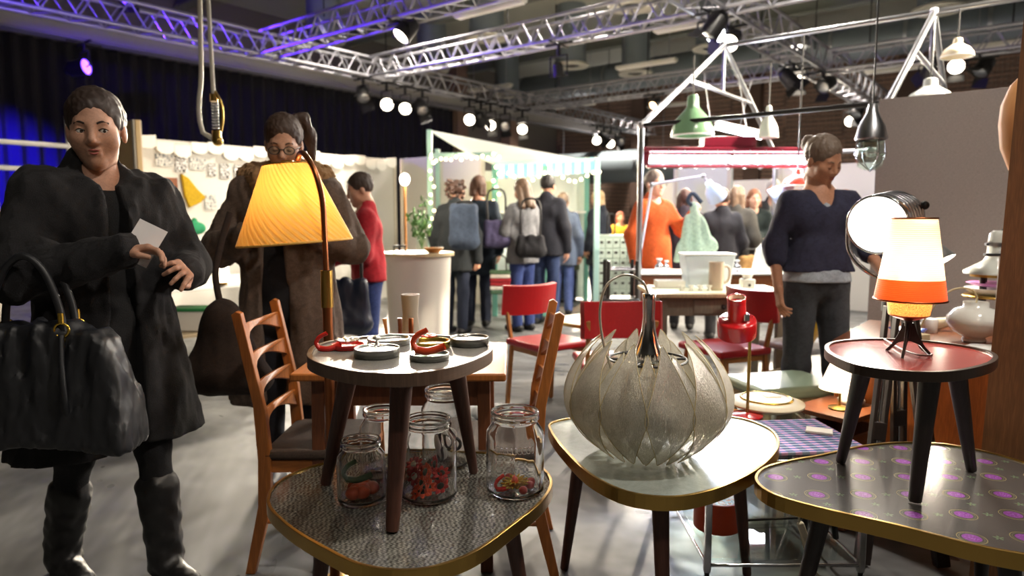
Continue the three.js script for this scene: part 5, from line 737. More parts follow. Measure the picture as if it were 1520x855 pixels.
for (const [x, z, l] of [[1.1, -2.35, 'bent black bentwood hoop leaning under the purple table'], [1.12, -2.75, 'second black bentwood hoop beside the tripod']]) solo('bentwood_hoop', l, 'hoop', tube([[-0.05, 0.012, 0], [-0.045, 0.2, 0], [-0.03, 0.36, 0], [0.03, 0.2, 0.01], [0.06, 0.012, 0.01]], 0.011, 30, 8).scale(1, 0.88, 1), M.black, [x, TS, z]);
// ---------------------------------------------------------------- chairs and tables in the middle
function redChair(label, pos, turn, c) {
  const t = thing('vinyl_chair', label, 'chair', pos, { turn }), v = c ?? M.vinylRed;
  part(t, 'seat', box(0.42, 0.045, 0.4, 0, 0.45, 0, 0.018), v);
  const g = new RoundedBoxGeometry(0.44, 0.2, 0.03, 6, 0.012), p = g.attributes.position; 
  const bk = metres(new THREE.CylinderGeometry(0.45, 0.45, 0.2, 20, 1, false, Math.PI - 0.5, 1.0)), arc = []; for (let i = 0; i <= 14; i++) { const a = -0.5 + i / 14; arc.push([Math.sin(a) * 0.45, -Math.cos(a) * 0.45 + 0.45]); } for (let i = 14; i >= 0; i--) { const a = -0.5 + i / 14; arc.push([Math.sin(a) * 0.425, -Math.cos(a) * 0.425 + 0.45]); }
  part(t, 'backrest', flat(ext(arc.map(([x, y]) => [x, y]), 0.19, 0.006)).rotateX(0.12), v, [0, 0.62, -0.17]);
  for (const s of [-1, 1]) { part(t, 'back_post', merge(bar([s * 0.185, 0.003, -0.21], [s * 0.175, 0.44, -0.17], 0.024, 0.03), bar([s * 0.175, 0.42, -0.17], [s * 0.185, 0.72, -0.232], 0.022, 0.028)), M.beech); part(t, 'leg', rod([s * 0.19, 0.003, 0.19], [s * 0.165, 0.43, 0.15], 0.012, 0.019), M.beech); part(t, 'side_rail', bar([s * 0.17, 0.41, -0.16], [s * 0.165, 0.41, 0.15], 0.018, 0.04, V(0, 1, 0)), M.beech); }
  return t;
}
redChair('red vinyl chair with pinkish shiny backrest, turned toward the teak table', [0.24, 0, -4.45], 0.6);
redChair('red vinyl chair seen from behind with wide curved backrest, past the petal lamp', [0.58, 0, -3.85], Math.PI + 0.05);
redChair('red vinyl chair standing before the drawer table', [1.34, 0, -4.26], -1.15);
{ const t = thing('round_table', 'small cream-topped low table with brass rim behind the red chair', 'table', [0.67, 0, -5.05]); part(t, 'tabletop', disc(0.33, 0.025, 0, 0.5, 0, 48), M.cream); part(t, 'rim', torus(0.33, 0.013, 8, 64).rotateX(Math.PI / 2).translate(0, 0.5, 0), M.brass); for (let i = 0; i < 3; i++) part(t, 'leg', rod([Math.cos(i * 2.09) * 0.27, 0.002, Math.sin(i * 2.09) * 0.27], [Math.cos(i * 2.09) * 0.22, 0.49, Math.sin(i * 2.09) * 0.22], 0.012, 0.02), M.teakDark); }
{ const t = thing('drawer_table', 'old wooden kitchen table with drawer and pale oilcloth top', 'table', [1.46, 0, -4.95]); part(t, 'tabletop', box(0.98, 0.028, 0.62, 0, 0.735, 0, 0.006), M.paleWood); part(t, 'oilcloth', box(0.9, 0.004, 0.56, 0.03, 0.751, 0), mat(0xdfe2c8, 0.5)); part(t, 'apron', box(0.82, 0.13, 0.5, 0, 0.655, 0), M.grime); const dr = part(t, 'drawer', box(0.4, 0.1, 0.014, 0, 0.655, 0.256, 0.003), M.grime); part(dr, 'knob', merge(disc(0.012, 0.02, 0, 0, 0, 14).rotateX(Math.PI / 2).translate(0, 0.655, 0.272), ball(0.018, 0, 0.655, 0.285)), M.blackLeg); for (const x of [-1, 1]) for (const z of [-1, 1]) part(t, 'leg', bar([x * 0.41, 0.002, z * 0.24], [x * 0.41, 0.72, z * 0.24], 0.055, 0.055), M.grime); }
const DT = 0.754;
{ const t = thing('plastic_bin', 'translucent white plastic bin on the drawer table', 'bin', [1.45, DT, -5.08]); part(t, 'tub', ext([[-0.14, 0], [0.14, 0], [0.175, 0.22], [-0.175, 0.22]], 0.18, 0.01).translate(0, 0.01, -0.09), mat(0xdfe6ea, 0.35, { transmission: 0.35 })); part(t, 'lid', box(0.38, 0.012, 0.22, 0, 0.247, 0, 0.005), M.white); }
{ const t = thing('stoneware_jug', 'tall beige stoneware jug before the plastic bin', 'jug', [1.46, DT, -4.86]); part(t, 'body', lathe([[0, 0], [0.05, 0], [0.052, 0.02], [0.052, 0.2], [0.048, 0.2], [0.046, 0.02], [0, 0.012]], 32), mat(0xc9b9a4, 0.4)); part(t, 'handle', tube([[0.05, 0.17, 0], [0.085, 0.165, 0], [0.095, 0.11, 0], [0.08, 0.06, 0], [0.05, 0.05, 0]], 0.009, 20), mat(0xc9b9a4, 0.4)); }
{ const t = thing('coffee_grinder', 'small white box coffee grinder on the drawer table', 'grinder', [1.68, DT, -4.85]); part(t, 'box', box(0.09, 0.08, 0.09, 0, 0.042, 0, 0.01), M.enamel); part(t, 'funnel', lathe([[0.025, 0.08], [0.04, 0.115], [0.037, 0.115], [0.02, 0.08]], 24), M.enamel); part(t, 'knob', ball(0.01, 0, 0.04, 0.05), M.black); }
solo('shallow_tray', 'white enamel tray on the drawer table', 'tray', merge(box(0.2, 0.012, 0.13, 0, 0.006, 0, 0.004), box(0.2, 0.05, 0.008, 0, 0.028, -0.063), box(0.2, 0.05, 0.008, 0, 0.028, 0.063), box(0.008, 0.05, 0.13, 0.098, 0.028, 0), box(0.008, 0.05, 0.13, -0.098, 0.028, 0)), M.white, [1.17, DT, -5.05]);
for (let i = 0; i < 4; i++) solo('egg_cup', 'small white egg cup in the row on the drawer table', 'cup', lathe([[0, 0], [0.018, 0], [0.008, 0.018], [0.022, 0.04], [0.02, 0.04], [0, 0.02]], 18), M.white, [1.2 + i * 0.065, DT, -4.8], { group: 'egg cups' });
// stools and chair beside the seller
{ const t = thing('upholstered_stool', 'low bench stool with shiny pale green vinyl cushion', 'stool', [1.35, 0, -3.34], { turn: 0.25 }); part(t, 'cushion', box(0.46, 0.06, 0.36, 0, 0.44, 0, 0.025), mat(0xa0b49c, 0.3)); part(t, 'frame', box(0.4, 0.05, 0.3, 0, 0.385, 0, 0.005), M.paleWood); for (const x of [-1, 1]) for (const z of [-1, 1]) part(t, 'leg', rod([x * 0.21, 0.002, z * 0.15], [x * 0.18, 0.37, z * 0.13], 0.013, 0.02), M.paleWood); }
{ const t = thing('side_chair', 'chair with olive green rounded backrest behind the sideboard end', 'chair', [2.28, 0, -4.72], { turn: 0.3 }); part(t, 'seat', box(0.4, 0.05, 0.4, 0, 0.45, 0, 0.02), mat(0x7f8f62, 0.45)); part(t, 'backrest', box(0.26, 0.26, 0.04, 0, 0.73, -0.2, 0.04), mat(0x8a9a6c, 0.45)); for (const s of [-1, 1]) { part(t, 'back_post', rod([s * 0.07, 0.46, -0.19], [s * 0.07, 0.66, -0.2], 0.01), M.paleWood); for (const z of [-1, 1]) part(t, 'leg', rod([s * 0.18, 0.002, z * 0.18], [s * 0.16, 0.43, z * 0.15], 0.012, 0.018), M.paleWood); } }
{ const t = thing('wooden_chair', 'wooden chair with grey padded seat under the yellow bowl', 'chair', [1.9, 0, -4.36], { turn: 0.5 }); part(t, 'seat', box(0.42, 0.04, 0.4, 0, 0.45, 0, 0.015), cloth(0xb4b4b8)); for (const x of [-1, 1]) for (const z of [-1, 1]) part(t, 'leg', bar([x * 0.19, 0.002, z * 0.18], [x * 0.17, 0.43, z * 0.15], 0.035, 0.035), M.paleWood); part(t, 'rail', box(0.34, 0.03, 0.02, 0, 0.25, -0.16), M.paleWood); }
{ const t = thing('enamel_bowl', 'yellow enamel bowl with white rim on the wooden chair', 'bowl', [1.88, 0.472, -4.34]); part(t, 'outside', lathe([[0, 0], [0.06, 0], [0.065, 0.01], [0.12, 0.1], [0.135, 0.16], [0.13, 0.16], [0.11, 0.1], [0, 0.012]], 40), mat(0xe0b22e, 0.3)); part(t, 'rim', torus(0.134, 0.008, 8, 48).rotateX(Math.PI / 2).translate(0, 0.16, 0), M.white); }
{ const t = thing('bubble_wrap', 'crumpled white bubble wrap lying on the floor by the teak chair', 'wrapping', [-0.1, 0, -4.2]); part(t, 'sheet', nets((x, y, z) => ell(x, y, z, 0, 0.03, 0, 0.22, 0.045, 0.09) - 0.02 * n3(x * 14, y * 14, z * 14), [-0.32, -0.04, -0.2], [0.32, 0.13, 0.2], 0.016).translate(0, 0.02, 0), mat(0xdfe3e4, 0.3, { transmission: 0.2 })); }
// ---------------------------------------------------------------- tube-frame lamp stand (gazebo) and what hangs in it
{ const p0 = toHall([1.06, 0, -5.7]), t = thing('tube_frame', 'house-shaped frame of galvanised steel tubes over the lamp stand', 'frame', p0.toArray(), { hall: true }), S = 1.71, E = 2.02, Ap = 2.98, r = 0.024, g = M.steel;
  for (const x of [0, 1.8, 3.6]) { part(t, 'rafter', rod([x, E, 0], [x, Ap, -S], r), g); part(t, 'rafter', rod([x, Ap, -S], [x, E, -2 * S], r), g); part(t, 'collar_tie', rod([x, E + 0.5, -S * 0.52], [x, E + 0.5, -S * 1.48], 0.018), g); part(t, 'king_post', rod([x, E + 0.5, -S], [x, Ap, -S], 0.016), g); if (x !== 1.8) part(t, 'post', rod([x, 0.002, 0], [x, E, 0], r), g); part(t, 'post', rod([x, 0.002, -2 * S], [x, E, -2 * S], r), g); part(t, 'joint', merge(ball(0.04, x, Ap, -S), ball(0.034, x, E, 0)), M.alu); }
  part(t, 'ridge_tube', rod([0, Ap, -S], [4.2, Ap, -S], r), g); part(t, 'eave_tube', rod([0, E, 0], [3.6, E, 0], 0.018), M.iron); part(t, 'eave_tube', rod([0, E, -2 * S], [3.6, E, -2 * S], r), g);
}
{ const t = thing('fluorescent_fitting', 'dark red hanging double fluorescent fitting with bright tubes and wire guard', 'light', [1.84, 1.78, -5.85], { turn: 0.02 }), h = mat(0x7c1730, 0.3, { clearcoat: 0.4 });
  part(t, 'housing', box(1.5, 0.04, 0.2, 0, 0.055, 0, 0.018), h); part(t, 'ballast_box', box(0.44, 0.09, 0.14, -0.02, 0.12, 0, 0.012), h); part(t, 'end_cap', rod([-0.75, 0.0, 0], [-0.7, 0, 0], 0.05, 0.09, 20), h); part(t, 'end_cap', rod([0.7, 0.0, 0], [0.75, 0, 0], 0.09, 0.05, 20), h); part(t, 'lower_rail', box(1.44, 0.018, 0.05, 0, -0.085, 0.06, 0.006), mat(0xb8324a, 0.35));
  for (const z of [-0.05, 0.06]) for (const x of [-0.35, 0.35]) part(t, 'tube', rod([x - 0.33, -0.022, z], [x + 0.33, -0.022, z], 0.03, 0.03, 14), glow(0xeef1ff, 9));
  for (let i = 0; i < 11; i++) part(t, 'guard_wire', tube([[-0.68 + i * 0.136, 0.05, 0.1], [-0.68 + i * 0.136, -0.03, 0.11], [-0.68 + i * 0.136, -0.085, 0.07], [-0.68 + i * 0.136, -0.085, -0.07], [-0.68 + i * 0.136, 0.05, -0.1]], 0.0035, 16, 5), M.steel);
  for (const x of [-0.15, 0.15]) part(t, 'chain', rod([x, 0.16, 0], [x, 0.74, -0.3], 0.005, 0.005, 6), M.steel);
  for (const [ry, z] of [[0, 0.12]]) { const l = new THREE.RectAreaLight(0xdfe9ff, 45, 1.36, 0.12); l.name = 'light'; l.position.set(0, -0.06, 0.14); l.rotation.set(0.7, Math.PI, 0); t.add(l); }
}
{ const t = thing('fluorescent_fitting', 'slim white fluorescent tube fitting hanging deeper in the tube frame', 'light', [2.28, 2.12, -7.0], { turn: 0.0 }); t.rotation.z = -0.22; part(t, 'housing', box(0.5, 0.04, 0.07, 0, 0.05, 0, 0.01), M.white); part(t, 'tube', rod([-0.24, 0, 0], [0.24, 0, 0], 0.018), glow(0xf4f7ff, 10)); part(t, 'chain', rod([0, 0.07, 0], [0, 0.55, 0], 0.004, 0.004, 6), M.steel); const l = new THREE.PointLight(0xeef3ff, 3); l.name = 'light'; l.position.set(0, -0.05, 0.05); l.castShadow = true; l.shadow.radius = 6; t.add(l); }
function pendant(label, pos, r, h, c, cable, o = {}) { const t = thing('pendant_lamp', label, 'lamp', pos); part(t, 'shade', lathe([[r, 0], [r * 1.02, h * 0.04], [r * 0.96, h * 0.2], [r * 0.78, h * 0.42], [r * 0.42, h * 0.62], [r * 0.3, h * 0.7], [r * 0.27, h * 0.95], [r * 0.15, h], [0, h], [0, h * 0.9], [r * 0.24, h * 0.7], [r * 0.74, h * 0.38], [r * 0.97, 0]], 40), c); part(t, 'rim', torus(r, 0.006, 8, 40).rotateX(Math.PI / 2), o.rim ?? M.white); part(t, 'cable', rod([0, h, 0], [0, cable, 0], 0.006, 0.006, 6), M.black); return t; }
pendant('pale green enamel bell pendant hanging in the tube frame', [1.44, 1.92, -5.55], 0.165, 0.32, mat(0x86b48c, 0.25, { clearcoat: 0.5 }), 0.62);
pendant('small white enamel pendant beside the red fluorescent fitting', [2.12, 1.93, -5.75], 0.08, 0.26, M.enamel, 0.6);
pendant('orange-red cone pendant hanging behind the seller', [2.36, 1.53, -5.7], 0.12, 0.14, mat(0xd8321e, 0.3), 1.2);
pendant('grey-white pendant hanging above the mauve panel', [3.17, 2.12, -5.3], 0.17, 0.2, mat(0xc4c8c6, 0.3), 0.55);
pendant('cream pendant shade hanging high behind the mauve panel', [3.42, 2.5, -5.4], 0.11, 0.14, M.cream, 0.35);
{ const t = thing('industrial_lamp', 'chrome industrial lamp with glass jar hanging behind the seller', 'lamp', [2.06, 1.54, -3.98]); t.scale.setScalar(0.78); part(t, 'cap', lathe([[0.1, 0.22], [0.11, 0.23], [0.09, 0.32], [0.04, 0.42], [0.03, 0.48], [0, 0.48]], 32), M.steel); part(t, 'glass_jar', lathe([[0.095, 0.22], [0.1, 0.12], [0.085, 0.03], [0.04, 0], [0, 0], [0, 0.006], [0.038, 0.006], [0.08, 0.034], [0.095, 0.12], [0.09, 0.22]], 32), M.pane); part(t, 'guard', merge(torus(0.105, 0.004, 6, 32).rotateX(Math.PI / 2).translate(0, 0.12, 0), ...[0, 1, 2, 3].map((i) => tube([[Math.cos(i * 1.57) * 0.1, 0.22, Math.sin(i * 1.57) * 0.1], [Math.cos(i * 1.57) * 0.106, 0.1, Math.sin(i * 1.57) * 0.106], [0, -0.008, 0]], 0.004, 12, 5))), M.chrome); part(t, 'chain', rod([0, 0.48, 0], [0, 6.23, 0], 0.006, 0.006, 6), M.iron); part(t, 'bulb', ball(0.035, 0, 0.13, 0), M.enamel); }
function anglepoise(label, base, pts, tilt, y0) { const t = thing('anglepoise_lamp', label, 'lamp', base); part(t, 'clamp', box(0.06, 0.05, 0.06, 0, 0.025, 0, 0.006), M.alu); for (let i = 0; i < pts.length - 1; i++) { part(t, 'arm', rod(pts[i], pts[i + 1], 0.011, 0.011, 8), mat(0xcfd6e4, 0.35)); part(t, 'knuckle', ball(0.02, ...pts[i + 1]), M.steel); } const e = pts[pts.length - 1]; const s = part(t, 'shade', lathe([[0.085, -0.09], [0.087, -0.085], [0.07, 0.0], [0.035, 0.05], [0.03, 0.09], [0, 0.095], [0, 0.08], [0.03, 0.045], [0.08, -0.09]], 28), mat(0xb9c6e0, 0.3), e); s.rotation.set(...tilt); return t; }
anglepoise('pale blue jointed desk lamp reaching past the orange shirt', [1.1, 0.8, -5.95], [[0, 0.05, 0], [0.1, 0.75, 0.05], [0.52, 0.82, 0.1], [0.6, 0.7, 0.12]], [0.5, 0, 0.6]);
anglepoise('pale blue jointed desk lamp beside the seller', [2.62, 0.8, -5.95], [[0, 0.05, 0], [-0.1, 0.45, 0.05], [-0.12, 0.78, 0.1], [-0.33, 0.68, 0.12]], [0.4, 0, -0.9]);
{ const t = thing('long_sideboard', 'long low walnut sideboard with white cloth top behind the drawer table', 'cabinet', [1.95, 0, -6.0]); part(t, 'carcass', box(1.7, 0.32, 0.45, 0, 0.62, 0, 0.004), M.walnut); part(t, 'cloth_top', box(1.74, 0.014, 0.5, 0, 0.793, 0, 0.004), M.paper); for (let i = 0; i < 3; i++) { const d = part(t, 'drawer', box(0.54, 0.26, 0.014, -0.56 + i * 0.56, 0.62, 0.228, 0.003), M.walnut); part(d, 'handle', rod([-0.62 + i * 0.56, 0.62, 0.245], [-0.5 + i * 0.56, 0.62, 0.245], 0.007), M.blackLeg); } for (const x of [-0.78, 0.78]) for (const z of [-0.18, 0.18]) part(t, 'leg', rod([x, 0.002, z], [x * 0.97, 0.47, z], 0.016, 0.022), M.blackLeg); }
{ const t = thing('kitchen_scale', 'white enamel kitchen scale with broad pan on the sideboard', 'scale', [2.28, 0.8, -5.95]); part(t, 'pan', lathe([[0, 0.12], [0.1, 0.13], [0.15, 0.2], [0.145, 0.2], [0.09, 0.14], [0, 0.13]], 36), M.enamel); part(t, 'body', ext([[-0.16, 0], [0.16, 0], [0.13, 0.17], [0.07, 0.24], [-0.07, 0.24], [-0.13, 0.17]], 0.1, 0.01).translate(0, 0.012, -0.05), M.enamel); part(t, 'dial', disc(0.04, 0.006, 0, 0, 0, 28).rotateX(Math.PI / 2).translate(0, 0.05, 0.062), M.black); }
for (const [x, z, k] of [[1.28, -5.92, 1], [1.36, -6.0, 0.8], [1.55, -5.92, 0.9], [1.62, -6.05, 1], [1.78, -5.9, 0.8], [1.86, -5.98, 1], [1.95, -5.9, 0.9]]) { const t = thing('chrome_lamp_head', 'small shiny chrome ball lamp part on the white cloth', 'lamp part', [x, 0.8, z], { group: 'chrome lamp parts' }); part(t, 'ball', ball(0.04 * k, 0, 0.04 * k, 0), M.chrome); part(t, 'neck', disc(0.018 * k, 0.04 * k, 0, 0.09 * k, 0, 14), M.chrome); part(t, 'cap', disc(0.025 * k, 0.012 * k, 0, 0.112 * k, 0, 14), M.enamel); }
{ const t = thing('bar_stool', 'black metal bar stool frame beside the steel post', 'stool', [0.88, 0, -5.62]); for (const [x, z] of [[-0.1, -0.1], [0.13, -0.1], [-0.1, 0.12], [0.13, 0.12]]) part(t, 'post', rod([x, 0.002, z], [x, 0.92, z], 0.016), M.black); part(t, 'seat', box(0.28, 0.03, 0.28, 0.015, 0.6, 0.01, 0.01), M.black); for (const z of [-0.1, 0.12]) part(t, 'rail', rod([-0.1, 0.85, z], [0.13, 0.85, z], 0.01), M.steel); }
{ const t = thing('draped_jacket', 'pale mint green jacket held up by the man in orange', 'jacket', [1.62, 0.86, -6.12]); const b = union([cone([0, 0.5, 0], 0.02, [-0.06, 0.08, 0], 0.06), cone([0, 0.5, 0], 0.02, [0.06, 0.08, 0.02], 0.06), cone([0, 0.5, 0], 0.02, [0.17, 0.15, 0], 0.04), cone([-0.03, 0.4, 0], 0.03, [-0.12, 0.02, 0.01], 0.04)], 0.03); part(t, 'cloth', nets((x, y, z) => Math.max(b(x, y, z * 1.5) - 0.02 * Math.abs(Math.sin(x * 34 + y * 3)), 0.01 - y), [-0.22, -0.02, -0.12], [0.28, 0.58, 0.12], 0.014), cloth(0xb9d6bc)); part(t, 'strap', tube([[0.0, 0.5, 0], [-0.06, 0.56, 0.02], [-0.02, 0.62, 0.02], [0.06, 0.54, 0.03]], 0.02, 16), cloth(0x2d3a4a)); }
// ---------------------------------------------------------------- striped market stall
{ const t = thing('market_stall', 'market stall with pale turquoise posts and a white sloping awning with blue striped valance', 'stall', [0, 0, -9.5]), teal = mat(0x9cc4c0, 0.5), tq = mat(0x5f9a8c, 0.5);
  const A0 = [-1.13, 2.44, 0.0], A1 = [-0.22, 1.92, 0.75], B1 = [1.1, 2.0, 0.75], B0 = [1.15, 2.1, -0.9];
  for (const [x, h, z, m] of [[-1.13, 2.46, 0, teal], [-0.22, 1.93, 0.75, tq], [1.08, 2.0, 0.75, teal], [1.13, 2.1, -0.9, tq], [0.42, 1.92, 0.75, tq], [-1.13, 2.3, -1.0, teal]]) part(t, 'post', box(0.07, h, 0.07, x, h / 2, z, 0.005), m);
  part(t, 'beam', bar([-1.13, 2.12, 0.02], [-0.2, 2.08, 0.6], 0.05, 0.05), teal); part(t, 'beam', bar([-0.22, 1.95, 0.75], [1.1, 2.0, 0.75], 0.05, 0.05), teal);
  const n = 16, pos = [], ind = [], nor = []; for (const d of [0, -0.012]) for (let j = 0; j <= n; j++) for (let i = 0; i <= n; i++) { const u = i / n, v = j / n, p = lerp3(lerp3(A0, B0, u), lerp3(A1, B1, u), v); pos.push(p[0], p[1] - 0.06 * Math.sin(v * Math.PI) * (0.5 + 0.5 * Math.sin(u * 9)) + d + 0.02, p[2]); } const W = n + 1; for (let j = 0; j < n; j++) for (let i = 0; i < n; i++) { const a = j * W + i, b = a + 1, c = a + W, e = c + 1, o = W * W; ind.push(a, c, b, b, c, e, o + a, o + b, o + c, o + b, o + e, o + c); }
  const g = new THREE.BufferGeometry(); g.setAttribute('position', new THREE.Float32BufferAttribute(pos, 3)); g.setIndex(ind); g.computeVertexNormals(); part(t, 'awning', metres(g), mat(0xe6ece6, 0.9, { transmission: 0.25 }));
  const k = 22; for (let i = 0; i < k; i++) { const u = (i + 0.5) / k, p = lerp3(A1, B1, u), w = 1.33 / k; part(t, 'valance_flap', ext([[-w / 2, 0], [w / 2, 0], [w / 2, -0.17], [w / 4, -0.195], [0, -0.2], [-w / 4, -0.195], [-w / 2, -0.17]], 0.004), mat(i % 2 ? 0xeef0ea : 0x6fa9cc, 0.9), [p[0], p[1] + 0.03, p[2] + 0.02]); }
  part(t, 'back_panel', box(2.3, 1.95, 0.03, 0.0, 1.0, -1.05), mat(0xd5e0dc, 0.8)); part(t, 'shelf', box(2.2, 0.03, 0.3, 0, 1.35, -0.87), M.white); part(t, 'counter', box(0.95, 0.9, 0.4, 0.05, 0.46, -0.6), mat(0xcfe0e4, 0.7)); part(t, 'side_board', box(0.6, 0.9, 0.02, -0.6, 1.35, -0.7), mat(0xb7c48c, 0.7));
}
{ const t = thing('string_lights', 'string of small warm bulbs draped round the market stall', 'string lights', [0, 0, -9.5]); const bm = glow(0xffe2a8, 4), path = []; for (let i = 0; i < 15; i++) path.push([-1.1 + 0.03 * Math.sin(i * 2), 2.12 - i * 0.108, 0.06]); const run2 = []; for (let i = 0; i <= 13; i++) run2.push([-1.1 + i * 0.072, 2.08 - 0.05 * Math.abs(Math.sin(i * 1.3)), 0.1 + i * 0.048]); const run3 = []; for (let i = 0; i < 12; i++) run3.push([-0.2 + 0.04 * Math.sin(i * 2.1), 1.9 - i * 0.085, 0.81]); const run4 = []; for (let i = 0; i < 17; i++) run4.push([-0.12 + i * 0.076, 1.78 + 0.06 * Math.cos(i * 0.8), 0.83]); const run5 = []; for (let i = 0; i < 8; i++) run5.push([0.45 + 0.03 * Math.sin(i * 2), 1.72 - i * 0.1, 0.82]); for (const q of [path, run2, run3, run4, run5]) { part(t, 'wire', tube(q, 0.004, 40, 5), M.green); for (const p of q) part(t, 'bulb', ball(0.022, ...p, 1, 1, 1, 10, 8), bm); } for (const p of [[-0.7, 1.9, 0.5], [0.4, 1.6, 1.0]]) { const l = new THREE.PointLight(0xffe2b0, 1.2); l.name = 'light'; l.position.set(...p); l.castShadow = true; l.shadow.radius = 6; t.add(l); } }
{ const t = thing('drawer_cabinet', 'grey-green metal cabinet with a grid of many small drawers', 'cabinet', [1.37, 0, -9.2]); part(t, 'carcass', box(0.5, 1.04, 0.4, 0, 0.52, 0, 0.005), mat(0x8a9a90, 0.5)); for (let r = 0; r < 7; r++) for (let c = 0; c < 5; c++) { const x = -0.19 + c * 0.095, y = 0.12 + r * 0.135, d = part(t, 'drawer', box(0.085, 0.12, 0.012, x, y, 0.205, 0.003), mat(0x9aa9a0, 0.45)); part(d, 'label_holder', box(0.04, 0.03, 0.006, x, y + 0.015, 0.213), M.iron); } }
for (const [i, x, z, tn] of [[0, -0.64, -7.2, 0]]) { const t = thing('gift_bag', 'shiny green patterned carrier bag with bright print', 'bag', [-0.8, 0.5, -7.28]); part(t, 'bag', box(0.2, 0.24, 0.08, 0, 0.13, 0, 0.006), mat(0xffffff, 0.3, { map: tex(128, (u, v) => { const n = pn(u, v, 9); return n > 0.35 ? [0.75, 0.95, 0.5] : n > 0 ? [0.1, 0.5, 0.2] : [0.03, 0.25, 0.12]; }, 0.25) })); part(t, 'handle', tube([[-0.05, 0.25, 0.02], [-0.04, 0.34, 0.02], [0, 0.38, 0.02], [0.04, 0.34, 0.02], [0.05, 0.25, 0.02]], 0.006, 20), M.green); }
const softBag = (label, pos, c, w, h, d, turn = 0, strap) => { const t = thing('shoulder_bag', label, 'bag', pos, { turn }); const b = [cone([-w / 2 + d / 2, d / 2, 0], d / 2, [w / 2 - d / 2, d / 2, 0], d / 2), cone([-w / 2 + d / 2, d / 2, 0], d / 2, [-w / 3, h, 0], d / 3), cone([w / 2 - d / 2, d / 2, 0], d / 2, [w / 3, h, 0], d / 3), cone([0, d / 2, 0], d / 2, [0, h, 0], d / 3)]; part(t, 'body', blob(b, 0.06, 0.014, (v, x, y, z) => v - 0.008 * n3(x * 12, y * 6, z * 12)), typeof c === 'number' ? cloth(c) : c); part(t, 'strap', tube([[-w / 3, h, 0], [-w / 4, h + (strap ?? 0.3), 0], [w / 4, h + (strap ?? 0.3), 0], [w / 3, h, 0]], 0.012, 20, 6), M.black); return t; };
softBag('dark slate backpack on the curly-haired visitor', [-0.5, 0.95, -7.12], 0x39465a, 0.3, 0.42, 0.14, 0.1, 0.05);
softBag('purple shoulder bag beside the dark blue coat', [-0.17, 0.95, -7.5], 0x4a4466, 0.3, 0.26, 0.12, 0.2, 0.35);
softBag('black shoulder bag of the long-haired visitor', [0.2, 0.85, -7.38], 0x1e1e24, 0.32, 0.2, 0.12, -0.2, 0.4);
softBag('black leather bag of the person in the red sweater', [-1.1, 0.5, -4.52], mat(0x1a2030, 0.35), 0.3, 0.34, 0.12, 0.1, 0.22);
softBag('small black bag at the fair-haired woman\'s hip', [1.42, 0.75, -9.82], 0x17181c, 0.2, 0.16, 0.1, 0.6, 0.4);
softBag('brown paper carrier bag held in the crowd', [2.46, 0.55, -7.02], 0xb08a54, 0.26, 0.3, 0.12, 0, 0.08);
{ const t = thing('tote_bag', 'knitted tote bag striped red, white and green beside the long-haired visitor', 'bag', [-0.13, 0.42, -7.5]); for (let i = 0; i < 6; i++) part(t, 'stripe', box(0.22 + 0.01 * (i % 2), 0.045, 0.09, 0, 0.03 + i * 0.044, 0, 0.015), cloth([0x4a6a50, 0xe4dfd4, 0xa3202a, 0xa3202a, 0xe4dfd4, 0x5a7a5a][i])); part(t, 'handle', tube([[-0.07, 0.27, 0], [-0.05, 0.42, 0], [0.05, 0.42, 0], [0.07, 0.27, 0]], 0.008, 16, 6), M.black); }
// ---------------------------------------------------------------- white stalls
const wall = mat(0xe9e7e1, 0.85, { map: grainTex });
function partition(label, x, z, w, h, alongX, m = wall) { const t = thing('stall_partition', label, 'partition', [x, 0, z], { hall: true }); part(t, 'panel', alongX ? box(w, h, 0.05, w / 2, h / 2, 0, 0.004) : box(0.05, h, w, 0, h / 2, -w / 2, 0.004), m); for (const s of [0.04, w - 0.04]) part(t, 'upright', alongX ? box(0.05, h, 0.08, s, h / 2, 0) : box(0.08, h, 0.05, 0, h / 2, -s), mat(0xcfc8bc, 0.7)); return t; }
partition('white stall partition pinned with small prints before the curtain', -8.3, -3.3, 4.15, 2.18, false);
partition('white stall partition at right angles, behind the plant counter', -8.27, -7.55, 1.75, 2.2, true);
partition('tan side panel of the stall behind the black coat', -8.3, -3.24, 0.75, 2.28, true, mat(0xbfa57c, 0.85));
partition('beige stall panel behind the black coat toward the blue-lit curtain', -7.6, 0.6, 2.6, 1.5, false, mat(0xb9ab8f, 0.85));
partition('pale grey partition beside the market stall', -4.6, -9.75, 0.9, 2.0, true, mat(0xd4d8d8, 0.85));
partition('long white partition far behind the orange shirt', -6.4, -12.6, 6.5, 1.95, true);
partition('white partition behind the crowd near the mauve panel', -3.2, -10.2, 4.5, 2.0, true, mat(0xe2dfd8, 0.85));
partition('dark blue panel on the far wall behind the grey-haired man', -2.6, -15.2, 2.5, 2.9, true, mat(0x27324a, 0.85));
{ const t = thing('paper_valance', 'white scalloped paper edging along the top of the pinned partition', 'edging', [-8.24, 2.06, -3.3], { hall: true }); for (let i = 0; i < 20; i++) part(t, 'scallop', ext([[-0.1, 0.1], [0.1, 0.1 + 0.02 * (i % 2)], [0.1, 0.0], [0.05, -0.035], [0, -0.04], [-0.05, -0.035], [-0.1, 0]], 0.006).rotateY(Math.PI / 2), M.paper, [0, 0.04 * Math.sin(i * 1.7), -0.12 - i * 0.205]); }
const pin = (label, y, z, w, h, fn) => solo('pinned_print', label, 'print', box(0.006, h, w, 0, 0, 0), mat(0xffffff, 0.8, { map: fn }), [-8.265, y, z], { hall: true });
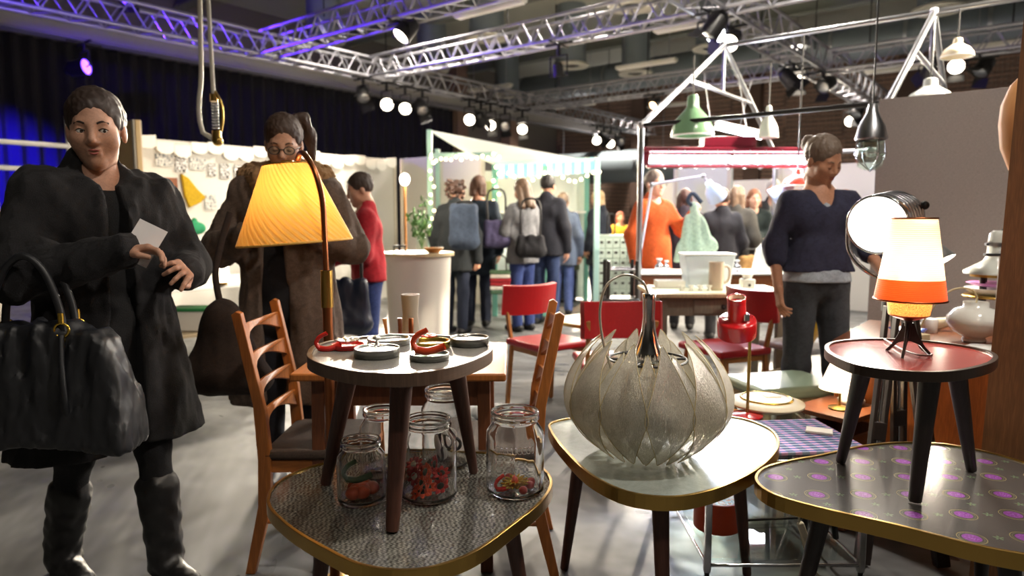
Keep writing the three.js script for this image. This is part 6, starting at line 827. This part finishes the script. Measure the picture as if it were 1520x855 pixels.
const printTex = tex(64, (u, v) => { const n = pn(u, v, 6); return n > 0.15 ? 0.2 : n > 0 ? 0.55 : 0.9; }, 0.16), printTex2 = tex(64, (u, v) => { const n = pn(u, v, 9, 7); return n > 0.2 ? [0.3, 0.35, 0.4] : [0.88, 0.87, 0.84]; }, 0.2);
[['pale pencil drawing pinned first in the row', 1.94, -3.82, 0.2, 0.14, printTex2], ['grey landscape print pinned second in the row', 1.9, -4.02, 0.15, 0.18, printTex], ['pale two-figure drawing pinned above the yellow pennant', 1.92, -4.22, 0.2, 0.14, printTex2], ['dark leaf print pinned past the yellow pennant', 1.86, -4.4, 0.09, 0.16, printTex], ['dark blossom print pinned beside the leaf print', 1.85, -4.57, 0.13, 0.18, printTex], ['brown print pinned at the row end', 1.86, -4.76, 0.14, 0.16, printTex], ['small yellowish print in the row past the fur collar', 1.77, -6.02, 0.09, 0.12, printTex2], ['small olive print in the row past the fur collar', 1.76, -6.25, 0.09, 0.12, printTex], ['small ochre print last in the row past the fur collar', 1.75, -6.5, 0.09, 0.12, printTex2], ['plain grey sheet below the yellow pennant', 1.46, -4.36, 0.14, 0.18, printTex2]].forEach((a) => pin(...a));
{ const c = document.createElement('canvas'); c.width = 128; c.height = 160; const g = c.getContext('2d'); g.fillStyle = '#8a4f2c'; g.fillRect(0, 0, 128, 160); g.fillStyle = '#4d86b8'; g.beginPath(); g.ellipse(64, 70, 54, 46, 0, 0, 7); g.fill(); g.fillStyle = '#dfe8ee'; g.beginPath(); g.ellipse(60, 72, 38, 14, -0.3, 0, 7); g.fill(); g.fillStyle = '#b0633a'; g.fillRect(0, 108, 128, 20); g.fillStyle = '#d9b48c'; g.fillRect(10, 132, 108, 18); const tx = new THREE.CanvasTexture(c); tx.colorSpace = THREE.SRGBColorSpace; const geo = new THREE.PlaneGeometry(0.36, 0.44).rotateY(Math.PI / 2); const t = thing('poster', 'brown poster with a blue arched picture on the white partition', 'poster', [-8.26, 1.52, -3.78], { hall: true }); part(t, 'backing', box(0.006, 0.44, 0.36, 0, 0, 0), M.paper); part(t, 'print', geo.translate(0.0045, 0, 0), mat(0xffffff, 0.6, { map: tx })); }
solo('cloth_pennant', 'yellow triangular cloth pennant hanging on the white partition', 'pennant', (() => { const g = ext([[-0.13, 0.2], [-0.06, 0.16], [0.05, 0.02], [0.14, -0.06], [0.08, -0.12], [-0.05, -0.18], [-0.1, -0.05]], 0.03, 0.008); return g.rotateY(Math.PI / 2); })(), cloth(0xd8b21e), [-8.265, 1.58, -4.14], { hall: true });
solo('cloth_bundle', 'green knotted cloth bundle hanging on the white partition', 'cloth', blob([cone([0, 0, -0.08], 0.07, [0, -0.02, 0.05], 0.08), cone([0, 0.05, 0], 0.05, [0, 0.1, -0.02], 0.03)], 0.05, 0.014), cloth(0x2f9a6a), [-8.17, 1.14, -4.08], { hall: true });
{ const t = thing('stall_table', 'white-topped stall table with shelves below behind the black coat', 'table', toHall([-2.75, 0, -5.6]).toArray(), { hall: true }); part(t, 'tabletop', box(0.9, 0.03, 1.9, 0, 0.72, 0, 0.004), M.white); part(t, 'shelf', box(0.85, 0.02, 1.8, 0, 0.35, 0), mat(0x8a7a60, 0.7)); for (const x of [-0.4, 0.4]) for (const z of [-0.9, 0.9]) part(t, 'leg', box(0.04, 0.7, 0.04, x, 0.355, z), M.paleWood); }
solo('cloth_bundle', 'blue and violet printed cloth heap on the stall table', 'cloth', blob([cone([-0.12, 0.05, 0], 0.05, [0.12, 0.05, 0], 0.05), cone([-0.05, 0.1, 0], 0.05, [0.06, 0.08, 0.02], 0.06)], 0.05, 0.014, (d, x, y, z) => Math.max(d - 0.015 * n3(x * 16, y * 16, z * 16), -y)), cloth(0x5a5ab8), [-2.72, 0.737, -5.65]);
{ const t = thing('glass_lantern', 'small glowing white lantern on the stall table', 'lamp', [-2.32, 0.737, -5.42]); part(t, 'shade', lathe([[0.045, 0.02], [0.06, 0.03], [0.062, 0.15], [0.045, 0.16]], 24), glow(0xfff0d4, 3)); part(t, 'base', disc(0.05, 0.02, 0, 0.01, 0, 24), M.brass); const l = new THREE.PointLight(0xfff0d4, 0.4); l.name = 'light'; l.position.set(0, 0.22, 0.08); l.castShadow = true; t.add(l); }
{ const t = thing('storage_box', 'white storage box with green lid on the shelf of the stall table', 'box', [-2.6, 0.362, -5.5]); part(t, 'tub', box(0.3, 0.16, 0.22, 0, 0.081, 0, 0.01), M.white); part(t, 'lid', box(0.31, 0.025, 0.23, 0, 0.174, 0, 0.006), mat(0x2f8a50, 0.5)); }
{ const t = thing('white_rack', 'white tubular rack before the blue-lit curtain', 'rack', toHall([-5.0, 0, -6.6]).toArray(), { hall: true }); for (const z of [-0.7, 0.7]) part(t, 'upright', rod([0, 0.002, z], [0, 2.3, z], 0.03), M.white); for (const y of [1.75, 2.0]) part(t, 'rail', rod([0, y, -0.72], [0, y, 0.72], 0.025), M.white); }
// counter with plants
{ const t = thing('counter_table', 'round white-clothed counter with wooden rim by the white partition', 'table', [-0.86, 0, -6.25]); part(t, 'tabletop', disc(0.33, 0.03, 0, 0.94, 0, 40), M.paleWood); part(t, 'cloth', lathe([[0.26, 0.02], [0.27, 0.1], [0.3, 0.925], [0.29, 0.925], [0.25, 0.02]], 40), mat(0xc9c4ba, 0.95)); }
{ const t = thing('potted_plant', 'bushy green sprig in a glass vase on the round counter', 'plant', [-0.82, 0.957, -6.22]); part(t, 'vase', lathe([[0, 0], [0.05, 0], [0.055, 0.12], [0.045, 0.15], [0.041, 0.15], [0.05, 0.11], [0, 0.01]], 28), M.pane); const leaf = ball(0.03, 0, 0, 0, 0.45, 1, 0.18, 8, 6), lm = [mat(0x3f6b35, 0.5), mat(0x55803f, 0.5)]; for (let s = 0; s < 7; s++) { const a = s * 0.9, lean = s === 0 ? 0.02 : 0.08 + 0.05 * (s % 3), h = s === 0 ? 0.5 : 0.3 + 0.04 * (s % 3); part(t, 'stem', rod([0, 0.03, 0], [Math.cos(a) * lean, h, Math.sin(a) * lean], 0.004, 0.003, 6), lm[0]); for (let i = 0; i < 12; i++) { const q = 0.45 + i / 12 * 0.55, m = part(t, 'leaf', leaf, lm[(i + s) % 2], [Math.cos(a) * lean * q + rr(-0.045, 0.045), h * q + rr(-0.01, 0.03), Math.sin(a) * lean * q + rr(-0.045, 0.045)]); m.rotation.set(rr(-1, 1), rr(0, 6), rr(-1, 1)); } } }
solo('wooden_bowl', 'shallow orange-brown wooden bowl on the round counter', 'bowl', lathe([[0, 0], [0.05, 0], [0.09, 0.045], [0.085, 0.045], [0.045, 0.012], [0, 0.01]], 32), M.beech, [-0.7, 0.957, -6.1]);
solo('candle_holder', 'small dark iron candle holder on the round counter', 'candle holder', merge(disc(0.06, 0.01, 0, 0.005, 0, 24), rod([-0.05, 0.005, 0], [-0.05, 0.06, 0], 0.006), rod([0.05, 0.005, 0], [0.05, 0.06, 0], 0.006), rod([-0.06, 0.06, 0], [0.06, 0.06, 0], 0.008)), M.iron, [-1.0, 0.957, -6.08]);
{ const t = thing('floor_lamp', 'slim wooden floor lamp with bare bulb by the white partition', 'lamp', [-1.05, 0, -6.75]); part(t, 'pole', rod([0, 0.02, 0], [0, 1.58, 0], 0.014), M.beech); part(t, 'base', disc(0.13, 0.02, 0, 0.012, 0, 28), M.beech); part(t, 'bulb', ball(0.05, 0, 1.64, 0, 1, 1.2, 1), glow(0xfff4e0, 8)); const l = new THREE.PointLight(0xfff0da, 3); l.name = 'light'; l.position.set(0, 1.64, 0); l.castShadow = true; l.shadow.radius = 2.4; t.add(l); }
renderer.render(scene, camera);
